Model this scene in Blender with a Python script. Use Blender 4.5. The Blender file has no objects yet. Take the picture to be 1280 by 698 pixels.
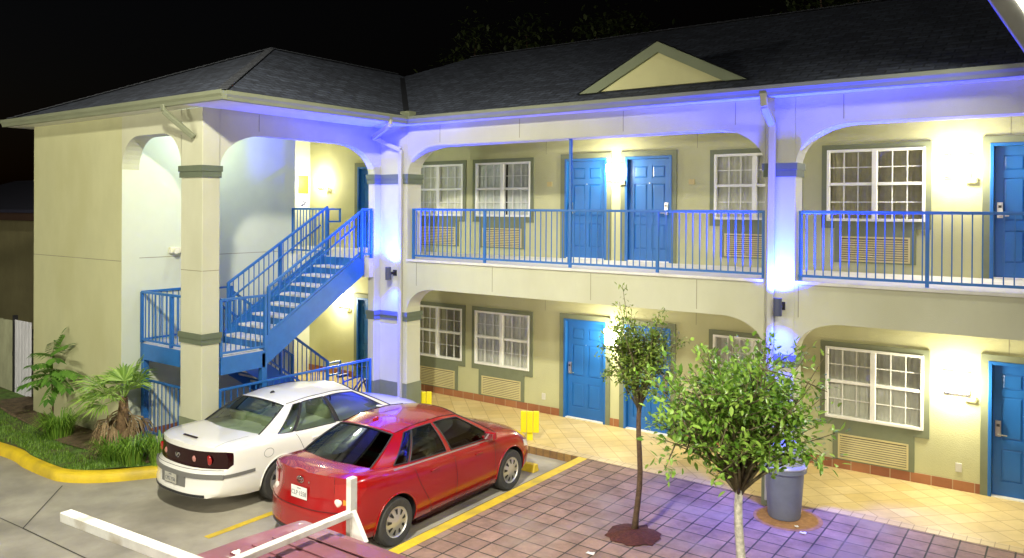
import bpy, bmesh, math, random
import numpy as np
from mathutils import Vector, Matrix, Euler
R = math.radians
random.seed(7)
scene = bpy.context.scene
COL = scene.collection

# ------------------------------------------------------------------ camera, sky, lamps, exposure
cam_d = bpy.data.cameras.new('camera'); cam = bpy.data.objects.new('camera', cam_d); COL.objects.link(cam)
scene.camera = cam
cam_d.sensor_width = 36; cam_d.lens = 982.575/1280*36; cam_d.shift_y = -(349-266.495)/1280
cam_d.clip_start = .05; cam_d.clip_end = 2000
yaw, pit, rol = R(35.626), R(-.25), R(.348)
r_ = Vector((math.cos(yaw), math.sin(yaw), 0)); f_ = Vector((-math.sin(yaw)*math.cos(pit), math.cos(yaw)*math.cos(pit), math.sin(pit)))
u_ = r_.cross(f_); r2 = r_*math.cos(rol)+u_*math.sin(rol); u2 = -r_*math.sin(rol)+u_*math.cos(rol)
CAM = Vector((11.705, -11.662, 4.355))
cam.matrix_world = Matrix(((r2.x, u2.x, -f_.x, CAM.x), (r2.y, u2.y, -f_.y, CAM.y), (r2.z, u2.z, -f_.z, CAM.z), (0, 0, 0, 1)))

world = bpy.data.worlds.new('World'); scene.world = world; world.use_nodes = True
wn = world.node_tree.nodes; wl = world.node_tree.links
sky = wn.new('ShaderNodeTexSky'); sky.sky_type = 'NISHITA'; sky.sun_disc = False
sky.sun_elevation = R(-4.3); sky.sun_rotation = R(215); sky.altitude = 0
wl.new(sky.outputs[0], wn['Background'].inputs[0]); wn['Background'].inputs[1].default_value = .10

scene.view_settings.view_transform = 'Standard'; scene.view_settings.look = 'None'
scene.view_settings.exposure = 0; scene.view_settings.gamma = 1; scene.view_settings.use_curve_mapping = False

def lamp(kind, name, loc, energy, color=(1, 1, 1), target=None, size=.3, size_y=None, spot=60, blend=.4, parent=None):
    l = bpy.data.lights.new(name, kind); l.energy = energy; l.color = color
    o = bpy.data.objects.new(name, l); COL.objects.link(o); o.location = loc
    if kind == 'AREA':
        l.shape = 'RECTANGLE'; l.size = size; l.size_y = size_y or size
    else:
        l.shadow_soft_size = size
    if kind == 'SPOT':
        l.spot_size = R(spot); l.spot_blend = blend
    if target is not None:
        o.rotation_euler = (Vector(target)-Vector(loc)).to_track_quat('-Z', 'Y').to_euler()
    if parent: o.parent = parent
    return o
WARM = (1, .92, .70); WHITE = (1, .95, .78); GREENW = (.86, 1, .74); BLUE = (.008, .022, 1)
# moon (the sun lamp turned down for the night)
moon = bpy.data.lights.new('moon', 'SUN'); moon.energy = .01; moon.angle = R(.5); moon.color = (.8, .88, 1)
mo = bpy.data.objects.new('moon', moon); COL.objects.link(mo); mo.rotation_euler = (R(38), 0, R(35))
# eave floodlight in the top right of the photo, a flood high over the lot, and an added spot on the trees
lamp('AREA', 'flood_or_fill_lamp', (11.32, -1.5, 6.75), 130, (1, .96, .80), (5.5, -6.5, 0), .5, .4)
lamp('SPOT', 'flood_or_fill_lamp', (7.6, -9.8, 9.4), 7000, WHITE, (-.8, -4.8, 0), .28, spot=112, blend=.75)
lamp('SPOT', 'flood_or_fill_lamp', (15.0, -11.5, 8.5), 5200, WHITE, (8.4, -3.6, 1.2), .28, spot=52, blend=.8)  # added to brighten the trees and pavers, no known source
# added fill lamps behind the camera, evening the light on facade and trees
for p, e_ in (((-6, -19, 5.2), 2900), ((2, -21, 5.2), 2100), ((9.5, -21, 5.2), 750), ((17, -19, 5.2), 700)): lamp('POINT', 'fill_lamp', p, e_, (1, .95, .80), size=.5)

# ------------------------------------------------------------------ materials
MATS = {}
def mat(name, col, rough=.6, metal=0, vary=.12, scale=3.0, bump=0, bscale=40, spec=.5, coat=0, detail=6, stain=None, stain_s=.6, emit=None, streak=False):
    if name in MATS: return MATS[name]
    m = bpy.data.materials.new(name); m.use_nodes = True; MATS[name] = m
    nt = m.node_tree; b = nt.nodes['Principled BSDF']
    b.inputs['Roughness'].default_value = rough; b.inputs['Metallic'].default_value = metal
    b.inputs['Specular IOR Level'].default_value = spec; b.inputs['Coat Weight'].default_value = coat
    b.inputs['Coat Roughness'].default_value = .04
    tc = nt.nodes.new('ShaderNodeTexCoord')
    src = tc.outputs['Object']
    if vary > 0:
        n = nt.nodes.new('ShaderNodeTexNoise'); n.inputs['Scale'].default_value = scale; n.inputs['Detail'].default_value = detail; n.inputs['Roughness'].default_value = .62
        if streak:
            mp = nt.nodes.new('ShaderNodeMapping'); mp.inputs['Scale'].default_value = (.8, .8, .42); nt.links.new(src, mp.inputs[0]); nt.links.new(mp.outputs[0], n.inputs['Vector'])
        else: nt.links.new(src, n.inputs['Vector'])
        rp = nt.nodes.new('ShaderNodeValToRGB'); rp.color_ramp.elements[0].position = .3; rp.color_ramp.elements[1].position = .72
        rp.color_ramp.elements[0].color = tuple(c*(1-vary) for c in col)+(1,); rp.color_ramp.elements[1].color = tuple(min(1, c*(1+vary)) for c in col)+(1,)
        nt.links.new(n.outputs['Fac'], rp.inputs[0]); out = rp.outputs[0]
        if stain:
            n2 = nt.nodes.new('ShaderNodeTexNoise'); n2.inputs['Scale'].default_value = stain_s; n2.inputs['Detail'].default_value = 8; nt.links.new(mp.outputs[0] if streak else src, n2.inputs['Vector'])
            r2_ = nt.nodes.new('ShaderNodeValToRGB'); r2_.color_ramp.elements[0].position = .48; r2_.color_ramp.elements[1].position = .68
            nt.links.new(n2.outputs['Fac'], r2_.inputs[0])
            mx = nt.nodes.new('ShaderNodeMixRGB'); mx.inputs[2].default_value = tuple(stain)+(1,); nt.links.new(r2_.outputs[0], mx.inputs[0]); nt.links.new(out, mx.inputs[1]); out = mx.outputs[0]
        nt.links.new(out, b.inputs['Base Color'])
    else:
        b.inputs['Base Color'].default_value = tuple(col)+(1,)
    if bump:
        n3 = nt.nodes.new('ShaderNodeTexNoise'); n3.inputs['Scale'].default_value = bscale; n3.inputs['Detail'].default_value = 5; nt.links.new(src, n3.inputs['Vector'])
        bp = nt.nodes.new('ShaderNodeBump'); bp.inputs['Strength'].default_value = bump; bp.inputs['Distance'].default_value = .01
        nt.links.new(n3.outputs['Fac'], bp.inputs['Height']); nt.links.new(bp.outputs[0], b.inputs['Normal'])
    if emit:
        b.inputs['Emission Color'].default_value = tuple(emit[0])+(1,); b.inputs['Emission Strength'].default_value = emit[1]
    return m

def brickmat(name, c1, c2, mortar, bw, rh, msize, rot=(0, 0, 0), loc=(0, 0, 0), offset=0., rough=.7, noise=.25, nscale=2.0, bump=.4, bias=0, stain=None):
    m = bpy.data.materials.new(name); m.use_nodes = True; MATS[name] = m
    nt = m.node_tree; b = nt.nodes['Principled BSDF']; b.inputs['Roughness'].default_value = rough
    tc = nt.nodes.new('ShaderNodeTexCoord'); mp = nt.nodes.new('ShaderNodeMapping'); mp.inputs['Rotation'].default_value = rot; mp.inputs['Location'].default_value = loc
    nt.links.new(tc.outputs['Object'], mp.inputs[0])
    br = nt.nodes.new('ShaderNodeTexBrick'); br.offset = offset; br.squash = 1; br.inputs['Scale'].default_value = 1
    br.inputs['Color1'].default_value = tuple(c1)+(1,); br.inputs['Color2'].default_value = tuple(c2)+(1,); br.inputs['Mortar'].default_value = tuple(mortar)+(1,)
    br.inputs['Mortar Size'].default_value = msize; br.inputs['Mortar Smooth'].default_value = .3; br.inputs['Bias'].default_value = bias
    br.inputs['Brick Width'].default_value = bw; br.inputs['Row Height'].default_value = rh
    nt.links.new(mp.outputs[0], br.inputs['Vector'])
    n = nt.nodes.new('ShaderNodeTexNoise'); n.inputs['Scale'].default_value = nscale; n.inputs['Detail'].default_value = 9; n.inputs['Roughness'].default_value = .7; nt.links.new(tc.outputs['Object'], n.inputs['Vector'])
    rp = nt.nodes.new('ShaderNodeValToRGB'); rp.color_ramp.elements[0].position = .32; rp.color_ramp.elements[1].position = .7
    rp.color_ramp.elements[0].color = (1-noise,)*3+(1,); rp.color_ramp.elements[1].color = (1+noise*.5,)*3+(1,)
    nt.links.new(n.outputs['Fac'], rp.inputs[0])
    mx = nt.nodes.new('ShaderNodeMixRGB'); mx.blend_type = 'MULTIPLY'; mx.inputs[0].default_value = 1
    nt.links.new(br.outputs['Color'], mx.inputs[1]); nt.links.new(rp.outputs[0], mx.inputs[2]); out = mx.outputs[0]
    if stain:
        n2 = nt.nodes.new('ShaderNodeTexNoise'); n2.inputs['Scale'].default_value = .9; n2.inputs['Detail'].default_value = 8; nt.links.new(tc.outputs['Object'], n2.inputs['Vector'])
        r3 = nt.nodes.new('ShaderNodeValToRGB'); r3.color_ramp.elements[0].position = .5; r3.color_ramp.elements[1].position = .75; nt.links.new(n2.outputs['Fac'], r3.inputs[0])
        m2 = nt.nodes.new('ShaderNodeMixRGB'); m2.inputs[2].default_value = tuple(stain)+(1,); nt.links.new(r3.outputs[0], m2.inputs[0]); nt.links.new(out, m2.inputs[1]); out = m2.outputs[0]
    nt.links.new(out, b.inputs['Base Color'])
    bp = nt.nodes.new('ShaderNodeBump'); bp.inputs['Strength'].default_value = bump; bp.inputs['Distance'].default_value = .008; bp.invert = True
    nt.links.new(br.outputs['Fac'], bp.inputs['Height']); nt.links.new(bp.outputs[0], b.inputs['Normal'])
    return m

def glassmat(name, tint, ior=1.5, rough=.0):
    m = bpy.data.materials.new(name); m.use_nodes = True; MATS[name] = m; nt = m.node_tree; nt.nodes.clear()
    o = nt.nodes.new('ShaderNodeOutputMaterial'); t = nt.nodes.new('ShaderNodeBsdfTransparent'); t.inputs[0].default_value = tuple(tint)+(1,)
    g = nt.nodes.new('ShaderNodeBsdfGlossy'); g.inputs['Roughness'].default_value = rough; g.inputs[0].default_value = (.95, .97, 1, 1)
    fr = nt.nodes.new('ShaderNodeFresnel'); fr.inputs[0].default_value = ior; mx = nt.nodes.new('ShaderNodeMixShader')
    nt.links.new(fr.outputs[0], mx.inputs[0]); nt.links.new(t.outputs[0], mx.inputs[1]); nt.links.new(g.outputs[0], mx.inputs[2]); nt.links.new(mx.outputs[0], o.inputs[0])
    return m

def leafmat(name, c1, c2, rough=.4, trans=.25):
    m = bpy.data.materials.new(name); m.use_nodes = True; MATS[name] = m; nt = m.node_tree; b = nt.nodes['Principled BSDF']
    b.inputs['Roughness'].default_value = rough
    g = nt.nodes.new('ShaderNodeNewGeometry'); rp = nt.nodes.new('ShaderNodeValToRGB')
    rp.color_ramp.elements[0].color = tuple(c1)+(1,); rp.color_ramp.elements[1].color = tuple(c2)+(1,)
    nt.links.new(g.outputs['Random Per Island'], rp.inputs[0]); nt.links.new(rp.outputs[0], b.inputs['Base Color'])
    tr = nt.nodes.new('ShaderNodeBsdfTranslucent'); nt.links.new(rp.outputs[0], tr.inputs[0]); mx = nt.nodes.new('ShaderNodeMixShader'); mx.inputs[0].default_value = trans
    out = nt.nodes['Material Output']; nt.links.new(b.outputs[0], mx.inputs[1]); nt.links.new(tr.outputs[0], mx.inputs[2]); nt.links.new(mx.outputs[0], out.inputs[0])
    return m

def emat(name, col, s):
    m = bpy.data.materials.new(name); m.use_nodes = True; MATS[name] = m; b = m.node_tree.nodes['Principled BSDF']
    b.inputs['Base Color'].default_value = tuple(col)+(1,); b.inputs['Emission Color'].default_value = tuple(col)+(1,); b.inputs['Emission Strength'].default_value = s
    return m

WALL = mat('stucco_wall', (.475, .475, .265), .85, vary=.06, scale=2.2, bump=.5, bscale=70, streak=True, stain=(.44, .435, .23), stain_s=1.3, detail=9)
BEAM = mat('stucco_beam_lit', (.50, .505, .36), .85, vary=.06, scale=2.0, bump=.45, bscale=70, streak=True, stain=(.455, .455, .31), stain_s=1.1, detail=9)  # same stucco as the walls, paled and greyed for the white floodlight
STAIRWALL = mat('stairwell_lit_paint', (.57, .61, .48), .85, vary=.04, scale=1.4, bump=.15, bscale=90)  # wall colour made pale and greenish to carry the stairwell light
TRIM = mat('sage_trim', (.165, .185, .11), .75, vary=.08, scale=5, bump=.1)
BANDM = mat('dark_band', (.105, .13, .08), .75, vary=.08, scale=5, bump=.1)
BLUEM = mat('blue_enamel', (.018, .125, .38), .38, vary=.10, scale=6)
BLUED = mat('blue_door_paint', (.012, .115, .37), .36, vary=.08, scale=4, streak=True)
WHITEM = mat('white_vinyl', (.78, .78, .72), .45, vary=.04)
SOFFIT = mat('soffit_white', (.74, .74, .68), .7, vary=.05)
GUTTER = mat('gutter_cream', (.20, .22, .14), .5, vary=.08, scale=2)
SLABM = mat('slab_concrete', (.62, .61, .55), .8, vary=.12, scale=4, bump=.15)
TREADM = mat('tread_concrete', (.58, .56, .52), .85, vary=.2, scale=14, bump=.2)
CURTAIN = mat('curtain_cloth', (.70, .68, .57), .9, vary=.12, scale=6)
ROOMDARK = mat('room_shade', (.03, .028, .02), .9)
CURTS = [CURTAIN, mat('curtain_beige', (.52, .47, .31), .9, vary=.15, scale=6), mat('curtain_grey', (.64, .65, .60), .9, vary=.15, scale=6)]
PANE = glassmat('window_glass', (.94, .96, .94))
VENTM = mat('vent_cream', (.54, .47, .23), .5, vary=.06)
VENTD = mat('vent_dark', (.09, .08, .05), .8, vary=.1)
STEEL = mat('brushed_steel', (.55, .54, .5), .3, 1, vary=.1, scale=20)
DARK = mat('dark_plastic', (.02, .02, .022), .5, vary=.1)
BASETILE = brickmat('base_tile', (.36, .15, .06), (.28, .10, .045), (.42, .30, .18), .30, .5, .008, rot=(R(90), 0, 0), loc=(.03, .25, 0), noise=.2)
BASETILEY = brickmat('base_tile_side', (.36, .15, .06), (.28, .10, .045), (.42, .30, .18), .30, .5, .008, rot=(R(90), 0, R(90)), loc=(.03, .25, 0), noise=.2)
KERBTILE = brickmat('kerb_tile', (.34, .20, .06), (.22, .12, .045), (.16, .10, .05), .15, .5, .010, rot=(R(90), 0, 0), loc=(.03, .25, 0), noise=.35, nscale=8)
WALKTILE = brickmat('walk_tile', (.62, .47, .19), (.70, .56, .28), (.46, .33, .14), .32, .32, .008, rot=(0, 0, R(45)), noise=.16, bump=.25, rough=.45)
BORDERTILE = brickmat('border_tile', (.60, .46, .22), (.66, .52, .28), (.38, .27, .13), .16, .3, .007, loc=(0, .15, 0), noise=.16, bump=.25, rough=.45)
PAVER = brickmat('brick_paver', (.345, .22, .175), (.27, .168, .135), (.045, .04, .032), .31, .31, .012, loc=(.04, .06, 0), noise=.42, nscale=3.2, bump=.7, rough=.8, stain=(.33, .26, .22))
SHINGLE = brickmat('roof_shingle', (.095, .115, .165), (.045, .054, .082), (.034, .041, .06), .30, .14, .016, offset=.5, noise=.65, nscale=9, bump=.8, rough=.9)
CONC = mat('lot_concrete', (.36, .335, .27), .85, vary=.22, scale=1.3, bump=.25, bscale=60, detail=10, stain=(.22, .205, .17), stain_s=.8)
YELLOW = mat('yellow_paint', (.70, .50, .03), .6, vary=.18, scale=6, bump=.15, stain=(.45, .34, .06), stain_s=3)
YELLOWK = mat('yellow_kerb_paint', (.72, .52, .02), .55, vary=.12, scale=4, bump=.15, stain=(.50, .36, .03), stain_s=2.2)
YELLOWB = mat('bright_yellow', (.80, .68, .01), .45, vary=.05)
SOIL = mat('soil', (.12, .085, .045), .95, vary=.5, scale=9, bump=.8, bscale=25)
GRASSBASE = mat('grass_base', (.09, .17, .025), .95, vary=.55, scale=7, bump=.6, bscale=50, stain=(.10, .07, .035), stain_s=1.6)
TERRAIN = mat('far_ground', (.05, .05, .045), .95, vary=.3, scale=.4)
LENS = emat('lamp_lens', (1, .93, .72), 22)
FLENS = emat('flood_lens', (1, .97, .85), 40)
BLENS = emat('blue_lens', (.25, .30, 1), 25)
GLENS = emat('stair_lens', (.9, 1, .93), 8)

# ------------------------------------------------------------------ mesh builder
class MB:
    def __init__(s): s.v = []; s.f = []; s.m = []; s.cur = 0
    def mt(s, i): s.cur = i; return s
    def quad(s, *p):
        n = len(s.v); s.v += [tuple(q) for q in p]; s.f.append(tuple(range(n, n+len(p)))); s.m.append(s.cur); return s
    def box(s, x0, x1, y0, y1, z0, z1):
        n = len(s.v)
        s.v += [(x0, y0, z0), (x1, y0, z0), (x1, y1, z0), (x0, y1, z0), (x0, y0, z1), (x1, y0, z1), (x1, y1, z1), (x0, y1, z1)]
        for f in ((0, 3, 2, 1), (4, 5, 6, 7), (0, 1, 5, 4), (1, 2, 6, 5), (2, 3, 7, 6), (3, 0, 4, 7)): s.f.append(tuple(n+i for i in f)); s.m.append(s.cur)
        return s
    def obox(s, c, ax, ay, az):
        c, ax, ay, az = map(Vector, (c, ax, ay, az)); n = len(s.v)
        for k in (-1, 1):
            for (i, j) in ((-1, -1), (1, -1), (1, 1), (-1, 1)): s.v.append(tuple(c+ax*i+ay*j+az*k))
        for f in ((0, 3, 2, 1), (4, 5, 6, 7), (0, 1, 5, 4), (1, 2, 6, 5), (2, 3, 7, 6), (3, 0, 4, 7)): s.f.append(tuple(n+i for i in f)); s.m.append(s.cur)
        return s
    def bar(s, p, q, w, h=None, up=(0, 0, 1)):
        p, q = Vector(p), Vector(q); d = q-p; h = h or w
        a = d.normalized(); sd = a.cross(Vector(up))
        if sd.length < 1e-4: sd = Vector((1, 0, 0))
        sd.normalize(); uu = sd.cross(a)
        return s.obox((p+q)/2, d/2, sd*w/2, uu*h/2)
    def tube(s, pts, rad, n=8, cap=True):
        pts = [Vector(p) for p in pts]; base = len(s.v)
        rr = rad if isinstance(rad, (list, tuple)) else [rad]*len(pts)
        ref = None
        for i, p in enumerate(pts):
            d = (pts[min(i+1, len(pts)-1)]-pts[max(i-1, 0)]).normalized()
            if ref is None:
                ref = Vector((0, 0, 1)) if abs(d.z) < .9 else Vector((1, 0, 0))
            a = d.cross(ref).normalized(); b = d.cross(a); ref = -b if b.dot(ref) < 0 else b
            a = d.cross(ref).normalized(); b = a.cross(d)
            for k in range(n):
                t = 2*math.pi*k/n; s.v.append(tuple(p+a*rr[i]*math.cos(t)+b*rr[i]*math.sin(t)))
        for i in range(len(pts)-1):
            for k in range(n):
                s.f.append((base+i*n+k, base+i*n+(k+1) % n, base+(i+1)*n+(k+1) % n, base+(i+1)*n+k)); s.m.append(s.cur)
        if cap:
            s.f.append(tuple(base+k for k in range(n))[::-1]); s.m.append(s.cur); s.f.append(tuple(base+(len(pts)-1)*n+k for k in range(n))); s.m.append(s.cur)
        return s
    def lathe(s, prof, c=(0, 0, 0), axis='z', n=24):
        base = len(s.v)
        for (r, h) in prof:
            for k in range(n):
                t = 2*math.pi*k/n; a, b = r*math.cos(t), r*math.sin(t)
                p = (a, b, h) if axis == 'z' else ((h, a, b) if axis == 'x' else (b, h, a))
                s.v.append((c[0]+p[0], c[1]+p[1], c[2]+p[2]))
        for i in range(len(prof)-1):
            for k in range(n):
                s.f.append((base+i*n+k, base+i*n+(k+1) % n, base+(i+1)*n+(k+1) % n, base+(i+1)*n+k)); s.m.append(s.cur)
        return s
    def prism(s, poly, fn0, fn1):
        n = len(s.v); k = len(poly)
        s.v += [tuple(fn0(a, b)) for a, b in poly]+[tuple(fn1(a, b)) for a, b in poly]
        s.f.append(tuple(range(n, n+k))[::-1]); s.m.append(s.cur); s.f.append(tuple(range(n+k, n+2*k))); s.m.append(s.cur)
        for i in range(k): j = (i+1) % k; s.f.append((n+i, n+j, n+k+j, n+k+i)); s.m.append(s.cur)
        return s
    def grid(s, fn, us, vs):
        n = len(s.v); nv = len(vs)
        for u in us:
            for v in vs: s.v.append(tuple(fn(u, v)))
        for i in range(len(us)-1):
            for j in range(nv-1): s.f.append((n+i*nv+j, n+(i+1)*nv+j, n+(i+1)*nv+j+1, n+i*nv+j+1)); s.m.append(s.cur)
        return s
    def build(s, name, mats, parent=None, smooth=False, bevel=0, fix=True, seg=2):
        me = bpy.data.meshes.new(name); me.from_pydata(s.v, [], s.f)
        mats = mats if isinstance(mats, (list, tuple)) else [mats]
        for m in mats: me.materials.append(m)
        me.polygons.foreach_set('material_index', s.m)
        bm = bmesh.new(); bm.from_mesh(me)
        if fix: bmesh.ops.recalc_face_normals(bm, faces=bm.faces)
        bm.to_mesh(me); bm.free()
        if smooth:
            me.polygons.foreach_set('use_smooth', [True]*len(me.polygons))
            if isinstance(smooth, (int, float)) and not isinstance(smooth, bool):
                me.set_sharp_from_angle(angle=R(smooth))
        me.update()
        o = bpy.data.objects.new(name, me); COL.objects.link(o)
        if parent: o.parent = parent
        if bevel:
            b = o.modifiers.new('bevel', 'BEVEL'); b.width = bevel; b.segments = seg; b.limit_method = 'ANGLE'; b.angle_limit = R(40)
        return o

def empty(name, loc=(0, 0, 0), rz=0):
    o = bpy.data.objects.new(name, None); COL.objects.link(o); o.location = loc; o.rotation_euler = (0, 0, rz); o.empty_display_size = .2
    return o
def tag(o, label, cat, group=None, kind=None):
    o['label'] = label; o['category'] = cat
    if group: o['group'] = group
    if kind: o['kind'] = kind
    return o
def struct(o): o['kind'] = 'structure'; return o
def children(o): return list(o.children)
def copy_tree(o, parent=None):
    c = o.copy(); COL.objects.link(c); c.parent = parent
    for ch in children(o): copy_tree(ch, c)
    return c

D = 2.42; DS = 4.10; SL = 3.34; TOP = 6.02; LOT = -.13
# ------------------------------------------------------------------ ground
b = MB(); b.quad((-400, -400, -.30), (400, -400, -.30), (400, 600, -.30), (-400, 600, -.30)); struct(b.build('ground', TERRAIN))
b = MB(); b.quad((-40, -40, LOT), (40, -40, LOT), (40, .47, LOT), (-40, .47, LOT)); struct(b.build('parking_lot', CONC))
# pavers with a real step down to the lot on their west side
b = MB(); b.box(4.60, 16.4, -6.2, .30, -.29, 0); struct(b.build('paver_terrace', PAVER))
# walkway under the gallery
b = MB(); b.box(-5.1, 16.4, .50, D-.02, -.2, .004); struct(b.build('walkway', WALKTILE))
b = MB(); b.box(-5.1, 16.4, .30, .50, -.2, .005); struct(b.build('walkway_border', BORDERTILE))
b = MB(); b.box(-.33, 4.58, .285, .299, -.2, .0); struct(b.build('walkway_kerb', KERBTILE))
b = MB(); b.box(-2.6, -.0, -3.77, .30, -.2, .002); struct(b.build('stairwell_floor', SLABM))
# painted lines
b = MB()
b.quad((4.62, -6.0, .004), (4.80, -6.0, .004), (4.80, .29, .004), (4.62, .29, .004))
struct(b.build('parking_line', YELLOW))
b = MB(); b.quad((2.08, -5.4, LOT+.004), (2.20, -5.4, LOT+.004), (2.20, .2, LOT+.004), (2.08, .2, LOT+.004)); struct(b.build('parking_line', YELLOW))
# expansion joints in the concrete
b = MB()
def strip2(p, q, w, z):
    p, q = Vector((*p, z)), Vector((*q, z)); n = (q-p).cross(Vector((0, 0, 1))).normalized()*w/2
    b.quad(p-n, q-n, q+n, p+n)
strip2((-1.5, -5.6), (-.18, -6.73), .018, LOT+.004); strip2((-.18, -6.73), (4.0, -6.6), .018, LOT+.005); strip2((-.18, -6.73), (-6, -7.0), .012, LOT+.005)
strip2((4.0, -12), (4.0, -5.6), .012, LOT+.004)
struct(b.build('concrete_joint', mat('joint_tar', (.06, .055, .045), .95)))
# planting bed and its yellow kerb
outer = [(-14, -6.4), (-9, -6.0), (-6, -5.72), (-3.77, -5.52), (-2.94, -5.58), (-2.06, -5.58), (-1.70, -5.53), (-1.37, -5.36), (-1.12, -5.15), (-.93, -4.93), (-.70, -4.58), (-.55, -4.35), (-.40, -4.12)]
def smooth_poly(P, k=5):
    out = []
    for i in range(len(P)-1):
        p0, p1, p2, p3 = (Vector((*P[max(0, min(len(P)-1, i+j))], 0)) for j in (-1, 0, 1, 2))
        for t in np.linspace(0, 1, k, endpoint=False):
            out.append(.5*((2*p1)+(-p0+p2)*t+(2*p0-5*p1+4*p2-p3)*t*t+(-p0+3*p1-3*p2+p3)*t**3))
    out.append(Vector((*P[-1], 0))); return out
oc = smooth_poly(outer)
def offs(C_, dist):
    o = []
    for i, p in enumerate(C_):
        t = (C_[min(i+1, len(C_)-1)]-C_[max(i-1, 0)]).normalized(); o.append(p+Vector((-t.y, t.x, 0))*dist)
    return o
prof = [(0, -.16), (0, -.10), (.012, -.02), (.05, .025), (.09, .035), (.15, .035), (.17, -.0), (.17, -.16)]
rings = [offs(oc, a) for a, z in prof]
b = MB(); n0 = len(oc)
for (a, z), rg in zip(prof, rings): b.v += [(p.x, p.y, z) for p in rg]
for i in range(len(prof)-1):
    for j in range(n0-1): b.f.append((i*n0+j, i*n0+j+1, (i+1)*n0+j+1, (i+1)*n0+j)); b.m.append(0)
struct(b.build('kerb', YELLOWK, smooth=50))
inner = offs(oc, .15)
def bedz(x, y): return .01+.05*min(1, max(0, (-4.1-y+.0)*-.6+1))+.02*math.sin(x*2.1+y*3)
b = MB()
for i in range(len(inner)-1):
    p, q = inner[i], inner[i+1]
    for k in range(8):
        t0, t1 = k/8, (k+1)/8
        def L(pp, t): 
            yy = pp.y+(-3.4-pp.y)*t if pp.x < -6.05 else pp.y+(-4.09-pp.y)*t
            return (pp.x, yy, bedz(pp.x, yy))
        b.quad(L(p, t0), L(q, t0), L(q, t1), L(p, t1))
bed = struct(b.build('planting_bed', GRASSBASE, smooth=True))
b = MB()
soil_pts = [(-7.5, -3.45), (-6.05, -3.6), (-6.0, -4.12), (-2.0, -4.12), (-.75, -4.14), (-.95, -4.5), (-1.7, -4.78), (-2.6, -4.72), (-3.4, -4.8), (-4.6, -4.66), (-6.2, -4.5), (-7.6, -4.3)]
b.quad(*[(x, y, bedz(x, y)+.02) for x, y in soil_pts]); struct(b.build('soil', SOIL))

# ------------------------------------------------------------------ the motel
motel = tag(empty('motel_building', (0, 0, 0)), 'two storey yellow stucco motel with arches, blue doors and a dark shingled hip roof', 'building')
def holes_wall(mb, x0, x1, z0, z1, y, th, holes, axis='y'):
    """front face at y with rectangular holes and reveals going back th"""
    xs = sorted({x0, x1, *[h[0] for h in holes], *[h[1] for h in holes]}); zs = sorted({z0, z1, *[h[2] for h in holes], *[h[3] for h in holes]})
    for i in range(len(xs)-1):
        for j in range(len(zs)-1):
            cx, cz = (xs[i]+xs[i+1])/2, (zs[j]+zs[j+1])/2
            if any(h[0] < cx < h[1] and h[2] < cz < h[3] for h in holes): continue
            mb.quad((xs[i], y, zs[j]), (xs[i+1], y, zs[j]), (xs[i+1], y, zs[j+1]), (xs[i], y, zs[j+1]))
    for (a, c, e, g) in holes:
        for P, Q in (((a, e), (c, e)), ((c, e), (c, g)), ((c, g), (a, g)), ((a, g), (a, e))):
            mb.quad((P[0], y, P[1]), (Q[0], y, Q[1]), (Q[0], y+th, Q[1]), (P[0], y+th, P[1]))
        mb.quad((a, y+th, e), (c, y+th, e), (c, y+th, g), (a, y+th, g))
WIN = [(-1.27, .235), (.61, 2.115), (6.25, 7.755), (8.25, 9.755), (13.9, 15.4)]
DOORS = [(-3.25, 'R'), (2.985, 'L'), (4.40, 'R'), (10.64, 'L'), (12.07, 'R')]
DW = 1.0; WZ0, WZ1 = .855, 2.06; DZ = 2.08
holes = []
for fl in (0, SL):
    for a, c in WIN: holes.append((a+.01, c-.01, fl+WZ0+.01, fl+WZ1-.01))
    for a, s in DOORS: holes.append((a+.005, a+DW-.005, fl+.0, fl+DZ-.005))
b = MB(); holes_wall(b, -5.1, 16.4, 0, 2.95, D, .10, [h for h in holes if h[3] < 3]); b.build('room_wall', WALL, motel)
b = MB(); holes_wall(b, -5.1, 16.4, SL, 6.38, D, .10, [h for h in holes if h[3] > 3]); b.build('room_wall', WALL, motel)
# slab between the floors, ceilings
b = MB(); b.box(-5.1, 16.4, .41, D-.004, 2.95, SL); b.box(-2.6, -.02, -.30, -.185, 2.95, SL); b.box(-2.6, -.185, -.18, .41, 2.95, SL); b.box(-5.1, -2.6, -.15, .41, 2.95, SL)
b.build('gallery_slab', SLABM, motel)
b = MB(); b.box(-5.1, 16.4, .375, D+.3, 6.36, 6.40); b.box(-2.6, -.19, -3.76, .374, 6.36, 6.40); b.build('gallery_ceiling', SOFFIT, motel)
# pillars: body, dark bands top and bottom, sage base
def pillar(boxes, bands, base, mt=BEAM):
    b = MB()
    for q in boxes: b.box(*q, 0, TOP)
    p = b.build('pillar', mt, motel, bevel=.012)
    for (z0, z1) in ((4.86, 5.06), (2.08, 2.26)):
        bb = MB()
        for q in bands:
            bb.box(q[0]-.02, q[1]+.02, q[2]-.02, q[3]+.02, z0, (z0+z1)/2-.0); bb.box(q[0]-.034, q[1]+.034, q[2]-.034, q[3]+.034, (z0+z1)/2+.001, z1)
        bb.build('band', BANDM, p)
    bb = MB()
    for q in base: bb.box(q[0]-.015, q[1]+.015, q[2]-.015, q[3]+.015, -.14, .82)
    bb.build('pillar_base', TRIM, p)
    return p
pillar([(-.62, 0, -DS, -3.77)], [(-.62, 0, -DS, -3.77)], [(-.62, 0, -DS, -3.77)])
cp = [(-.18, .75, 0, .41), (-.18, 0, -.18, 0)]
pillar(cp, [(-.18, .75, 0, .41), (-.18, 0, -.18, .05)], [(-.18, .75, 0, .41), (-.18, 0, -.18, .05)])
pillar([(7.96, 8.40, 0, .37)], [(7.96, 8.40, 0, .37)], [(7.96, 8.40, 0, .37)])
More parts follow.
